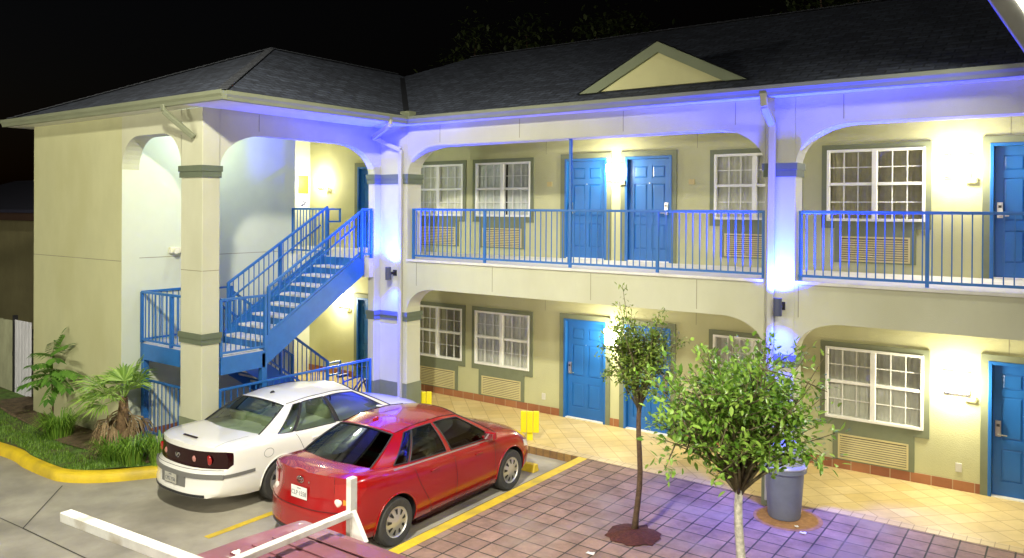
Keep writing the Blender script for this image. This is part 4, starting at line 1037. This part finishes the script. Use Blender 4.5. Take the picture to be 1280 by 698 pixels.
b = MB(); b.prism([(-.05, 0), (.05, 0), (.02, .035), (-.02, .03)], lambda a, z: (-.014, 1.78+a, 1.432+z), lambda a, z: (.014, 1.78+a, 1.432+z)); b.build('roof_antenna', DARK, wc, bevel=.006)
SEATG = mat('seat_tan_green', (.33, .35, .24), .85, vary=.2)
for x in (.40, -.40): seat(wc, x, 2.45, SEATG, w=.54, zc=1.0, h=.72)
seat(wc, 0, 1.55, SEATG, w=1.34, name='rear_seat', zc=.98, h=.62)
b = MB(); b.box(-.70, .70, 1.10, 1.50, .985, 1.0); b.build('rear_shelf', mat('shelf_green', (.22, .24, .17), .9), wc)
for x in (-.40, .40): b = MB(); b.obox((x, 1.42, 1.07), (.17, 0, 0), (0, .06, .0), (0, -.02, .08)); b.build('headrest', SEATG, wc, bevel=.045, seg=3)
b = MB(); b.tube([(-.40+.19*math.cos(a), 3.2+.05*math.sin(a), .98+.18*math.sin(a)) for a in np.linspace(0, 2*math.pi, 22)], .014, 6); b.build('steering_wheel', DARK, wc)
b = MB(); b.box(-.66, .66, 3.35, 3.75, .90, .985); b.build('dashboard', SEATG, wc, bevel=.04)
b = MB(); y = 2.9
b.build  # (no extra part)

# --- maroon van, only its roof reaches into the frame
VAN = mat('maroon_van_paint', (.19, .065, .085), .55, vary=.25, scale=2.5, stain=(.30, .18, .20), stain_s=2.0, coat=.1)
RACK = mat('rack_white', (.66, .66, .62), .45, vary=.12, scale=7, stain=(.42, .38, .30), stain_s=5)
vr = tag(empty('parked_van', (6.58, -8.42, LOT+.03)), 'maroon van with a ribbed roof and a white ladder rack, cut by the bottom edge', 'van')
HW, VL, VH = 1.0, 5.3, 1.98
def vsec(x):
    f = sstep(0, .12, x); e = 1-sstep(VL-.12, VL, x); k = min(f, e) if x < .2 or x > VL-.2 else 1
    return k
b = MB(); N = 26
def vanpt(s_, x):
    # s_ in -1..1 across the roof and down both sides
    k = .90+.10*min(sstep(-.05, .14, x), 1-sstep(VL-.14, VL+.05, x))
    a = s_*N
    prof = [(-.94, .42), (-1.0, .75), (-1.0, 1.15), (-.985, 1.62), (-.97, 1.84), (-.945, 1.92), (-.89, 1.965), (-.4, 2.0), (0, 2.01)]
    prof = prof+[(-p, q) for p, q in prof[-2::-1]]
    i = (s_+1)/2*(len(prof)-1); j = min(int(i), len(prof)-2); t = i-j
    yy = prof[j][0]+(prof[j+1][0]-prof[j][0])*t; zz = prof[j][1]+(prof[j+1][1]-prof[j][1])*t
    return (x, yy*HW, .42+(zz-.42)*(.97+.03*k))
xs = list(np.linspace(0, .2, 6))+list(np.linspace(.3, VL-.3, 12))+list(np.linspace(VL-.2, VL, 6))
ss = np.linspace(-1, 1, 49)
def vp(x, s_):
    p = vanpt(s_, x); inset = .10*(1-min(1, x/.16))**2
    y = p[1]*(1-inset*.9); z = p[2]-.06*(1-min(1, x/.16))**2*(1 if p[2] > 1.5 else 0)
    return (p[0], y, z)
b.grid(vp, xs, ss)
for x in (xs[0], xs[-1]):
    pts = [vp(x, s_) for s_ in ss]; b.quad(*pts)
b.build('van_body', VAN, vr, smooth=40)
b = MB()
for k in range(9):
    y = -.72+k*.18
    b.bar((.28, y, 2.0+.012-.05*abs(y)**2*.6), (2.2, y, 2.0+.012-.05*abs(y)**2*.6), .135, .014)
    b.bar((2.5, y, 2.0+.012-.05*abs(y)**2*.6), (VL-.3, y, 2.0+.012-.05*abs(y)**2*.6), .135, .014)
b.build('roof_ribs', VAN, vr, bevel=.006, seg=2)
b = MB(); b.obox((-.05, .42, 1.80), (.10, 0, .02), (0, .34, 0), (-.02, 0, .05)); b.build('roof_visor', mat('visor_grey', (.14, .15, .17), .4), vr, bevel=.045, seg=3)
for x in (.95, 3.9):
    for y in (-1, 1):
        b = MB(); b.lathe([(.22, -.10), (.33, -.11), (.355, -.06), (.355, .06), (.33, .11), (.22, .10)], (x, y*.88, .355), 'y', 28); t_ = b.build('wheel', TYRE, vr, smooth=40)
        b = MB(); b.lathe([(.225, .0), (.15, .03*y), (.001, .04*y)], (x, y*.95, .355), 'y', 24); b.build('hubcap', SILVER, t_, smooth=40)
rk = MB(); rk.bar((.60, -1.02, 2.105), (.60, .98, 2.105), .062, .048); rk0 = rk.build('ladder_rack', RACK, vr, bevel=.006)
for y in (-1.0, .97):
    b = MB(); b.bar((.60, y, 1.90), (.60, y, 2.38), .05, .07); b.prism([(.60-.03, 2.13), (.60+.03, 2.13), (.60+.17, 1.92), (.60-.03, 1.92)], lambda a, z: (a, y-.02, z), lambda a, z: (a, y+.02, z)); b.build('rack_upright', RACK, rk0, bevel=.004)
rk = MB(); rk.bar((3.6, -1.02, 2.13), (3.6, .98, 2.13), .075, .05); rk.build('ladder_rack', RACK, vr, bevel=.006)
b = MB(); b.bar((-.95, -.43, 2.165), (3.9, -.09, 2.165), .085, .07); b.build('rack_rail', RACK, vr, bevel=.005)
for y in (1.005, -1.005):
    b = MB(); b.obox((1.0, y*.985, 1.42), (.5, 0, 0), (0, .004, 0), (0, 0, .22)); b.build('side_window', mat('van_glass', (.02, .022, .025), .08, vary=0), vr)

# ------------------------------------------------------------------ wheel stops, yellow posts
def wheelstop(x, label):
    t = tag(empty('wheel_stop', (x, -.50, LOT)), label, 'wheel stop', 'yellow wheel stops')
    b = MB(); b.prism([(-.085, 0), (.085, 0), (.05, .13), (-.05, .13)], lambda a, z: (-.92, a, z), lambda a, z: (.92, a, z)); b.build('block', YELLOW, t, bevel=.012)
    for s in (-.6, .6): b = MB(); b.lathe([(.001, .134), (.018, .134), (.018, .12)], (s, 0, 0), 'z', 10); b.build('pin', DARK, t)
wheelstop(3.33, 'yellow wheel stop under the nose of the red car')
def yellow_post(x, y, label):
    t = tag(empty('yellow_marker', (x, y, 0), R(32)), label, 'marker post', 'yellow marker boards on the walkway edge')
    b = MB(); b.box(-.055, .055, -.03, .03, 0, .30); b.build('post', YELLOWB, t, bevel=.01)
    for k in (-1, 0, 1): b = MB(); b.box(k*.118-.056, k*.118+.056, -.075+.015*abs(k), -.035+.015*abs(k), .15-.0*abs(k), .56); b.build('board', YELLOWB, t, bevel=.014)
yellow_post(.68, .60, 'yellow marker board beside the corner pillar')
yellow_post(3.35, .62, 'yellow marker board above the nose of the red car')

# ------------------------------------------------------------------ trash can
GREYC = mat('bin_grey', (.15, .17, .235), .55, vary=.1, scale=5)
t = tag(empty('trash_can', (8.36, -.28, .006)), 'round grey trash can with a domed lid at the blue-lit pillar', 'trash can')
b = MB(); b.lathe([(.001, .004), (.215, .004), (.225, .03), (.265, .64), (.285, .655), (.30, .665), (.30, .715), (.285, .73), (.26, .73), (.25, .70), (.19, .06), (.001, .05)], (0, 0, 0), 'z', 40); b.build('bin', GREYC, t, smooth=35)
b = MB(); b.lathe([(.303, .725), (.31, .745), (.295, .775), (.265, .78), (.235, .98), (.20, 1.05), (.12, 1.08), (.001, 1.09)], (0, 0, 0), 'z', 40); b.build('lid', mat('lid_clear_grey', (.34, .36, .42), .3, vary=.08), t, smooth=35)
b = MB(); b.obox((-.03, -.252, .90), (.13, 0, 0), (0, .006, 0), (0, .012, .075)); b.build('lid_flap', DARK, t)
b = MB(); b.lathe([(.001, .004), (.47, .004)], (8.36+.06, -.32, 0), 'z', 40); struct(b.build('patio_patch', mat('worn_patch', (.33, .17, .07), .9, vary=.3, scale=12)))

# ------------------------------------------------------------------ bicycle
t = tag(empty('bicycle', (-.72, -.16, .003)), 'blue bicycle leaning by the stair foot behind the low railing', 'bicycle')
BKF = mat('bike_blue', (.02, .05, .35), .3, vary=.1)
for y in (-.52, .52):
    b = MB(); b.tube([(0, y+.32*math.cos(a), .335+.32*math.sin(a)) for a in np.linspace(0, 2*math.pi, 33)], .020, 8); w_ = b.build('wheel', TYRE, t, smooth=True)
    b = MB()
    for k in range(14): a = k*math.pi/7; b.bar((.02*(-1)**k, y, .335), (0, y+.30*math.cos(a), .335+.30*math.sin(a)), .004)
    b.lathe([(.02, -.03), (.02, .03)], (0, y, .335), 'x', 10); b.build('spokes', STEEL, w_)
b = MB()
for p, q in (((0, -.52, .335), (0, -.10, .32)), ((0, -.10, .32), (0, .34, .72)), ((0, -.10, .32), (0, -.20, .80)), ((0, -.18, .72), (0, .32, .78)), ((0, -.52, .335), (0, -.18, .72)), ((0, .52, .335), (0, .31, .88))): b.tube([p, q], .018, 8)
b.build('frame', BKF, t, smooth=40)
b = MB(); b.tube([(-.28, .22, 1.0), (-.16, .30, .98), (0, .31, .94), (.16, .30, .98), (.28, .22, 1.0)], .014, 8); b.tube([(0, .31, .86), (0, .31, .95)], .016, 8); b.build('handlebar', DARK, t, smooth=40)
b = MB(); b.prism([(-.34, .0), (-.34, .05), (-.08, .045), (-.05, .02), (-.08, .0)], lambda a, z: (-.05, a, .84+z), lambda a, z: (.05, a, .84+z)); b.tube([(0, -.20, .78), (0, -.22, .85)], .014, 8); b.build('saddle', DARK, t, bevel=.02)
b = MB(); b.lathe([(.09, -.006), (.09, .006)], (.045, -.10, .32), 'x', 20); b.bar((.05, -.10, .32), (.05, -.02, .18), .015); b.bar((.05, -.02, .18), (.12, -.02, .18), .05, .02); b.build('crank', STEEL, t)

# ------------------------------------------------------------------ gate, fence, neighbour house
GATEW = mat('gate_white', (.62, .62, .66), .6, vary=.12, scale=4, streak=True)
t = tag(empty('metal_gate', (-7.42, -3.55, -.02)), 'narrow white slatted gate beside the motel end wall', 'gate')
b = MB()
for k in range(5): b.box(-.80+k*.17-.0, -.80+k*.17+.13, -.03, -.005, .04, 1.76)
b.build('slat_panel', GATEW, t, bevel=.01)
b = MB(); b.box(-.86, .08, .0, .03, .25, .33); b.box(-.86, .08, .0, .03, 1.4, 1.48); b.build('gate_rail', DARK, t)
b = MB(); b.box(-.92, -.83, -.03, .05, 0, 1.85); b.build('gate_post', DARK, t)
b = MB(); b.box(-.86, -.80, -.06, -.03, .92, 1.02); b.build('latch', DARK, t)
t = tag(empty('wooden_fence', (-8.4, -3.55, -.02)), 'pale board fence at the left edge behind the planting bed', 'fence')
b = MB(); x = -6.0
while x < -.02: b.box(x, x+.138, -.02, 0, .03, 1.72+random.uniform(-.01, .01)); x += .142
b.build('board_panel', mat('fence_board', (.34, .35, .22), .85, vary=.25, scale=3, streak=True), t)
b = MB(); b.box(-6, 0, .0, .04, .35, .44); b.box(-6, 0, .0, .04, 1.35, 1.44); b.build('fence_rail', DARK, t)
t = tag(empty('neighbour_house', (-22.5, 2.0, -.3)), 'dim low house with a dark roof beyond the gate on the left', 'house')
NH = mat('neighbour_wall', (.30, .27, .13), .9, vary=.15, scale=1)
b = MB(); b.box(-7, 7, 0, 7, 0, 4.15); b.build('wall', NH, t)
b = MB(); b.box(-7.5, 7.5, -.9, 7.5, 4.15, 4.42); b.build('eave_board', mat('eave_brown', (.07, .035, .02), .8), t)
b = MB(); b.prism([(-1.0, 4.43), (7.6, 4.43), (7.6, 4.5), (3.3, 5.9), (-1.0, 4.55)], lambda a, z: (-7.6, a, z), lambda a, z: (7.6, a, z)); b.build('roof', mat('neighbour_roof', (.03, .03, .06), .9), t)
b = MB(); b.box(4.0, 5.6, -.02, 0.001, .1, 3.4); b.build('door', mat('neighbour_door', (.05, .045, .02), .8), t)

# ------------------------------------------------------------------ plants
def leaf_quads(mb, p, d, up, L, W, fold=.25, curl=.15):
    d = d.normalized(); s_ = d.cross(up)
    if s_.length < 1e-3: s_ = d.cross(Vector((1, 0, 0)))
    s_.normalize(); n = s_.cross(d)
    a = p; m1 = p+d*L*.35-n*curl*L*.15; m2 = p+d*L*.7-n*curl*L*.5; e = p+d*L-n*curl*L
    w1, w2 = W*.5, W*.42
    k = len(mb.v); mb.v += [tuple(q) for q in (a, m1+s_*w1+n*fold*w1, m1, m1-s_*w1+n*fold*w1, m2+s_*w2+n*fold*w2, m2, m2-s_*w2+n*fold*w2, e)]
    for f in ((0, 1, 2), (0, 2, 3), (1, 4, 5, 2), (2, 5, 6, 3), (4, 7, 5), (5, 7, 6)): mb.f.append(tuple(k+i for i in f)); mb.m.append(mb.cur)
BARK1 = mat('bark_brown', (.12, .075, .045), .9, vary=.4, scale=25, bump=.8, bscale=50)
BARK2 = mat('bark_pale', (.58, .55, .46), .9, vary=.35, scale=25, bump=.6, bscale=40)
LEAFA = leafmat('leaf_light', (.10, .24, .02), (.38, .58, .10), .32, .25)
LEAFB = leafmat('leaf_dark', (.07, .15, .015), (.27, .36, .06), .4, .2)
TWIG = mat('twig_brown', (.13, .11, .055), .9, vary=.3, scale=20)
def tree(loc, label, H, z0, rx, rz, zc, trunk_r, bark, leaf, nbr, nleaf, L, W, lean=(0, 0), seed=1, spire=None, group=None, twig=True, droop=.0):
    rnd = random.Random(seed); t = tag(empty('young_tree', loc), label, 'tree', group)
    b = MB(); pts = []; 
    for k in range(9): f = k/8; pts.append(Vector((lean[0]*f+.02*math.sin(f*7+seed), lean[1]*f+.02*math.cos(f*5+seed), z0*f*1.0)))
    b.tube(pts, [trunk_r*(1.35 if k == 0 else 1.0-.3*k/8) for k in range(9)], 12)
    top = pts[-1]; tips = []
    c = Vector((top.x, top.y, zc))
    for i in range(nbr):
        a = i*2.399+rnd.random()*.5; el = rnd.uniform(-.55, 1.0); rr = rnd.uniform(.5, 1.05)
        e = c+Vector((math.cos(a)*rx*rr*math.cos(el), math.sin(a)*rx*rr*math.cos(el), rz*rr*math.sin(el)*1.0))
        s0 = pts[-1]+Vector((0, 0, -rnd.uniform(0, .25)*z0*.3)); mid = (s0+e)/2+Vector((0, 0, .12*rz))
        b.mt(1).tube([s0, (s0+mid)/2+Vector((rnd.gauss(0, .03), rnd.gauss(0, .03), .03)), mid+Vector((rnd.gauss(0, .05), rnd.gauss(0, .05), 0)), e], [trunk_r*.38, trunk_r*.24, trunk_r*.15, trunk_r*.06], 6); tips.append((s0, mid, e))
        for j in range(4):
            q = mid+(e-mid)*rnd.uniform(.0, .6); e2 = q+Vector((rnd.uniform(-1, 1)*rx*.4, rnd.uniform(-1, 1)*rx*.4, rnd.uniform(-.5, .8)*rz*.4)); b.tube([q, e2], [trunk_r*.16, trunk_r*.07], 5); tips.append((q, (q+e2)/2, e2))
    if spire:
        for (sx_, sy_, sz) in spire: b.tube([top, top+Vector((sx_*.5, sy_*.5, (sz-top.z)*.5)), Vector((top.x+sx_, top.y+sy_, sz))], [trunk_r*.4, trunk_r*.2, trunk_r*.06], 6); tips += [(top, top+Vector((sx_*.5, sy_*.5, (sz-top.z)*.5)), Vector((top.x+sx_, top.y+sy_, sz)))]*2
    b.build('trunk', [bark, TWIG], t, smooth=True)
    m = MB()
    for i in range(nleaf):
        s0, mid, e = tips[rnd.randrange(len(tips))]; f = rnd.random()**.6
        p = mid+(e-mid)*f if rnd.random() < .8 else s0+(mid-s0)*rnd.uniform(.5, 1)
        ax = (e-mid).normalized(); jit = Vector((rnd.gauss(0, 1), rnd.gauss(0, 1), rnd.gauss(0, .8)))*L*.62
        p = p+jit; d = (ax*.7+Vector((rnd.gauss(0, .8), rnd.gauss(0, .8), rnd.gauss(.15-droop, .6)))); 
        leaf_quads(m, p, d, Vector((rnd.gauss(0, .4), rnd.gauss(0, .4), 1)), L*rnd.uniform(.45, 1.2), W*rnd.uniform(.55, 1.15))
    m.build('crown', leaf, t, fix=False); return t
tree((9.10, -4.2, 0), 'leafy young tree with a pale trunk in front of the trash can', 3.3, 1.72, .98, .95, 2.50, .053, BARK2, LEAFA, 54, 7200, .088, .038, seed=5, group='young trees on the paver terrace')
tree((6.93, -2.1, 0), 'slim young tree with a dark trunk in a round mulch ring', 3.3, 1.75, .54, .80, 2.46, .042, BARK1, LEAFB, 36, 6600, .066, .028, lean=(.06, .02), seed=11, spire=[(-.32, .1, 3.32), (-.26, -.1, 3.12), (-.38, .0, 2.9), (.28, 0, 3.02)], group='young trees on the paver terrace')
MULCH = mat('red_mulch', (.085, .022, .015), .95, vary=.5, scale=25, bump=1, bscale=40)
def mound(loc, r, h, m, name):
    b = MB(); rnd = random.Random(3); n = 28; base = [(r*(1+.10*rnd.uniform(-1, 1)+.06*math.sin(3*k)), 0) for k in range(n)]
    for j, f in enumerate((1, .85, .55, .2, .001)):
        for k in range(n): a = 2*math.pi*k/n; rr = base[k][0]*f; b.v.append((loc[0]+rr*math.cos(a), loc[1]+rr*math.sin(a), loc[2]+h*(1-f**2)+rnd.uniform(0, .012)))
    for j in range(4):
        for k in range(n): b.f.append((j*n+k, j*n+(k+1) % n, (j+1)*n+(k+1) % n, (j+1)*n+k)); b.m.append(0)
    o = b.build(name, m, smooth=True); return struct(o)
mound((6.93, -2.15, .004), .36, .07, MULCH, 'mulch')
mound((9.10, -4.2, .004), .36, .06, MULCH, 'mulch')

# grass in the bed: one object, nobody could count the blades
GR = leafmat('grass_green', (.08, .20, .014), (.25, .42, .04), .5, .3)
m = MB(); rnd = random.Random(9)
def in_bed(x, y):
    xs_ = [p.x for p in inner]; i = np.searchsorted(xs_, x)
    if i <= 0 or i >= len(inner): return False
    p, q = inner[i-1], inner[i]; yy = p.y+(q.y-p.y)*(x-p.x)/(q.x-p.x+1e-9); top = -4.12 if x > -6.05 else -3.6
    return yy+.02 < y < top
cnt = 0
while cnt < 9000:
    x, y = rnd.uniform(-7.6, -.5), rnd.uniform(-5.6, -4.1)
    if not in_bed(x, y): continue
    dirt = y > -4.85+.1*math.sin(x*3) and x < -1.1
    if dirt and rnd.random() < .86: cnt += .2; continue
    if math.sin(x*5.1+y*3)*math.sin(y*7-x*2) > .55 and rnd.random() < .7: cnt += .2; continue
    z = bedz(x, y); h = rnd.uniform(.03, .075); a = rnd.uniform(0, 6.28); d = Vector((math.cos(a), math.sin(a), 0)); w = .006
    s_ = Vector((-d.y, d.x, 0))*w; p = Vector((x, y, z)); e = p+d*h*.5+Vector((0, 0, h))
    k = len(m.v); m.v += [tuple(p-s_), tuple(p+s_), tuple(e)]; m.f.append((k, k+1, k+2)); m.m.append(0); cnt += 1
o = m.build('grass', GR, fix=False); o['kind'] = 'stuff'; o['label'] = 'short green grass inside the yellow kerb'
# dead leaves and litter on the bed
def tuft(loc, label, n, h, spread, seed):
    rnd = random.Random(seed); t = MB()
    for i in range(n):
        a = rnd.uniform(0, 6.28); r0 = rnd.uniform(0, .16)*spread*3; d = Vector((math.cos(a), math.sin(a), 0)); p = Vector((r0*math.cos(a), r0*math.sin(a), 0)); hh = h*rnd.uniform(.6, 1.1); w = .008
        s_ = Vector((-d.y, d.x, 0))*w; bend = rnd.uniform(.3, .9)*spread
        q1 = p+d*bend*.25+Vector((0, 0, hh*.6)); q2 = p+d*bend*.7+Vector((0, 0, hh*.95)); q3 = p+d*bend*1.1+Vector((0, 0, hh*.78))
        k = len(t.v); t.v += [tuple(v) for v in (p-s_, p+s_, q1-s_, q1+s_, q2-s_*.7, q2+s_*.7, q3)]
        for f in ((0, 1, 3, 2), (2, 3, 5, 4), (4, 5, 6)): t.f.append(tuple(k+i_ for i_ in f)); t.m.append(0)
    o = t.build('grass_clump', GR2, fix=False); o.location = loc; tag(o, label, 'ornamental grass', 'tall grass clumps in the planting bed'); return o
GR2 = leafmat('clump_green', (.07, .19, .018), (.28, .46, .06), .45, .3)
tuft((-3.75, -4.62, .03), 'tall grass clump below the wall sapling, near the gate', 330, .46, .50, 1)
tuft((-1.55, -4.72, .03), 'tall grass clump right under the fan palm', 260, .42, .44, 2)
tuft((-.82, -4.33, .03), 'tall grass clump against the near pillar, beside the white car', 280, .50, .34, 3)
tuft((-1.15, -4.62, .03), 'tall grass clump between the palm and the yellow kerb end', 260, .44, .40, 4)
# fan palm
t = tag(empty('fan_palm', (-1.95, -4.42, .02)), 'small fan palm with a shaggy skirt of dead fronds', 'palm')
PALMG = leafmat('palm_green', (.14, .28, .03), (.42, .60, .13), .4, .3); PALMD = leafmat('palm_dead', (.16, .10, .045), (.34, .25, .13), .8, .15)
PB = mat('palm_bark', (.19, .12, .06), .95, vary=.5, scale=20, bump=1, bscale=30)
b = MB(); b.tube([(0, 0, -.02), (.02, 0, .35), (.06, .02, .75), (.08, .02, 1.0)], [.085, .095, .09, .06], 12); b.build('trunk', PB, t, smooth=True)
rnd = random.Random(4)
def fan(org, az, el, stalk, rad, m, nseg=22, droop=.25, spread=2.3, name='frond'):
    mb = MB(); d = Vector((math.cos(az)*math.cos(el), math.sin(az)*math.cos(el), math.sin(el))); p = Vector(org); hub = p+d*stalk; sd = d.cross(Vector((0, 0, 1))).normalized(); n = sd.cross(d)
    mb.tube([p, (p+hub)/2+Vector((0, 0, .03)), hub], [.012, .010, .008], 6)
    for i in range(nseg):
        a = (i/(nseg-1)-.5)*spread*1.25; L = rad*(.78+.22*math.cos(a*.8))*rnd.uniform(.92, 1.06)
        dv = d*math.cos(a)+sd*math.sin(a); w = .020; pr = (sd*math.cos(a)-d*math.sin(a))*w
        q1 = hub+dv*L*.55+n*.03*math.cos(a*9); q2 = hub+dv*L-Vector((0, 0, droop*L*rnd.uniform(.5, 1.3)))
        k = len(mb.v); mb.v += [tuple(v) for v in (hub, q1+pr+n*.008, q1, q1-pr+n*.008, q2)]
        for f in ((0, 1, 2), (0, 2, 3), (1, 4, 2), (2, 4, 3)): mb.f.append(tuple(k+j for j in f)); mb.m.append(0)
    return mb.build(name, m, t, fix=False)
o0 = (.07, .02, .95)
for az, el, st_, rd in ((R(215), .5, .45, .62), (R(188), .05, .45, .60), (R(200), .25, .42, .58), (R(172), .55, .42, .55), (R(235), .10, .40, .55), (R(262), -.1, .34, .50), (R(150), .9, .36, .5), (R(110), .7, .30, .45), (R(20), .9, .42, .5), (R(340), .6, .40, .48), (R(60), 1.2, .45, .5), (R(290), .35, .35, .48)): fan(o0, az, el, st_, rd, PALMG)
for i in range(12):
    a = i*2.4; fan((.05*math.cos(a), .05*math.sin(a), rnd.uniform(.45, .85)), a, rnd.uniform(-.9, -.35), rnd.uniform(.16, .28), rnd.uniform(.28, .42), PALMD, 12, .7, 1.5, 'dead_frond')
# sapling against the end wall
t = tag(empty('sapling', (-4.62, -4.36, .02)), 'broad leaved sapling with drooping leaflets against the end wall', 'shrub')
b = MB(); b.tube([(0, 0, 0), (.02, .0, .5), (-.03, 0, .95), (.02, 0, 1.5)], [.022, .018, .014, .008], 8); b.tube([(.0, 0, .6), (.22, -.02, .9), (.38, -.03, 1.05)], [.012, .009, .005], 6); b.build('stem', BARK1, t, smooth=True)
SAPL = leafmat('sapling_leaf', (.06, .17, .025), (.16, .33, .05), .4, .25)
for i, (sx_, sz, az, ln, el) in enumerate(((.02, 1.35, R(80), .42, 1.0), (0, 1.25, R(200), .52, .25), (0, 1.2, R(330), .55, .3), (-.02, 1.0, R(175), .56, .05), (0, 1.02, R(5), .52, .1), (.2, .9, R(350), .48, -.1), (-.02, .8, R(200), .55, -.1), (0, .85, R(250), .5, .0), (.38, 1.05, R(20), .45, .1), (.1, .75, R(300), .45, -.15), (0, 1.3, R(130), .45, .5), (0, 1.3, R(40), .45, .6), (0, 1.1, R(280), .5, .2), (0, .95, R(310), .5, .05), (0, .9, R(215), .55, .1))):
    m = MB(); d = Vector((math.cos(az)*math.cos(el), math.sin(az)*math.cos(el)*.5, math.sin(el))).normalized(); p = Vector((sx_, 0, .62+(sz-.75)*1.05+.25)); pts = [p+d*ln*f-Vector((0, 0, .22*ln*f*f)) for f in np.linspace(0, 1, 7)]
    m.tube(pts, .004, 5); sd = d.cross(Vector((0, 0, 1))).normalized()
    for j, q in enumerate(pts[1:]):
        for s_ in (-1, 1): leaf_quads(m, q, sd*s_*.8+d*.5-Vector((0, 0, .5)), Vector((0, 0, 1)), .20, .088)
    leaf_quads(m, pts[-1], d-Vector((0, 0, .4)), Vector((0, 0, 1)), .2, .08)
    m.build('leaf', SAPL, t, fix=False)

# trees in the dark behind the roof
LEAFN = leafmat('night_leaf', (.03, .05, .012), (.085, .11, .03), .6, .2)
def far_tree(loc, label, H, r, seed):
    rnd = random.Random(seed); t = tag(empty('background_tree', loc), label, 'tree', 'trees in the dark behind the motel')
    b = MB(); b.tube([(0, 0, 0), (.1, 0, H*.4), (0, .1, H*.7)], [.28, .22, .12], 10)
    cl = []
    for i in range(16):
        a = i*2.4; rr = r*rnd.uniform(.3, 1); p = Vector((math.cos(a)*rr, math.sin(a)*rr, H*rnd.uniform(.5, .98))); cl.append(p); b.tube([(0, 0, H*.45), (p.x*.5, p.y*.5, H*.6), p], [.1, .06, .02], 5)
    b.build('trunk', BARK1, t, smooth=True); m = MB()
    for i in range(2600):
        p = cl[rnd.randrange(16)]+Vector((rnd.gauss(0, .5), rnd.gauss(0, .5), rnd.gauss(0, .45)))*r*.42
        leaf_quads(m, p, Vector((rnd.gauss(0, 1), rnd.gauss(0, 1), rnd.gauss(0, .6))), Vector((0, 0, 1)), .26, .12)
    m.build('crown', LEAFN, t, fix=False)
for i, (x, y, H, r, lb) in enumerate(((-7.5, 12, 11.3, 2.0, 'dim round tree above the roof valley'), (-4.6, 13, 11.7, 2.4, 'dim tall tree just right of the roof valley'), (-1.2, 14, 11.4, 2.2, 'dim tree behind the ridge left of the dormer'), (2.2, 15, 11.9, 2.2, 'dim feathery tree behind the ridge above the dormer'), (6.0, 14, 12.2, 2.6, 'dim wide tree behind the ridge right of the dormer'))):
    far_tree((x, y, -.3), lb, H, r, 20+i)

# scraps of paper on the pavers
PAPER = mat('paper_white', (.75, .74, .72), .8)
for i, (x, y, lb, sz) in enumerate(((6.75, -3.0, 'white scrap of paper on the pavers near the bottom edge', .05), (8.75, -.75, 'small white scrap beside the worn brown disc under the bin', .04), (8.62, -.58, 'tiny white scrap nearest the trash can', .025))):
    b = MB(); b.grid(lambda u, v: ((u-.5)*sz*2, (v-.5)*sz*1.4, .006+.012*math.sin(u*5+i)*math.sin(v*4)+.012), np.linspace(0, 1, 6), np.linspace(0, 1, 5))
    o = b.build('paper_scrap', PAPER, smooth=True); o.location = (x, y, 0); m_ = o.modifiers.new('thick', 'SOLIDIFY'); m_.thickness = .002; tag(o, lb, 'litter', 'white scraps on the pavers')
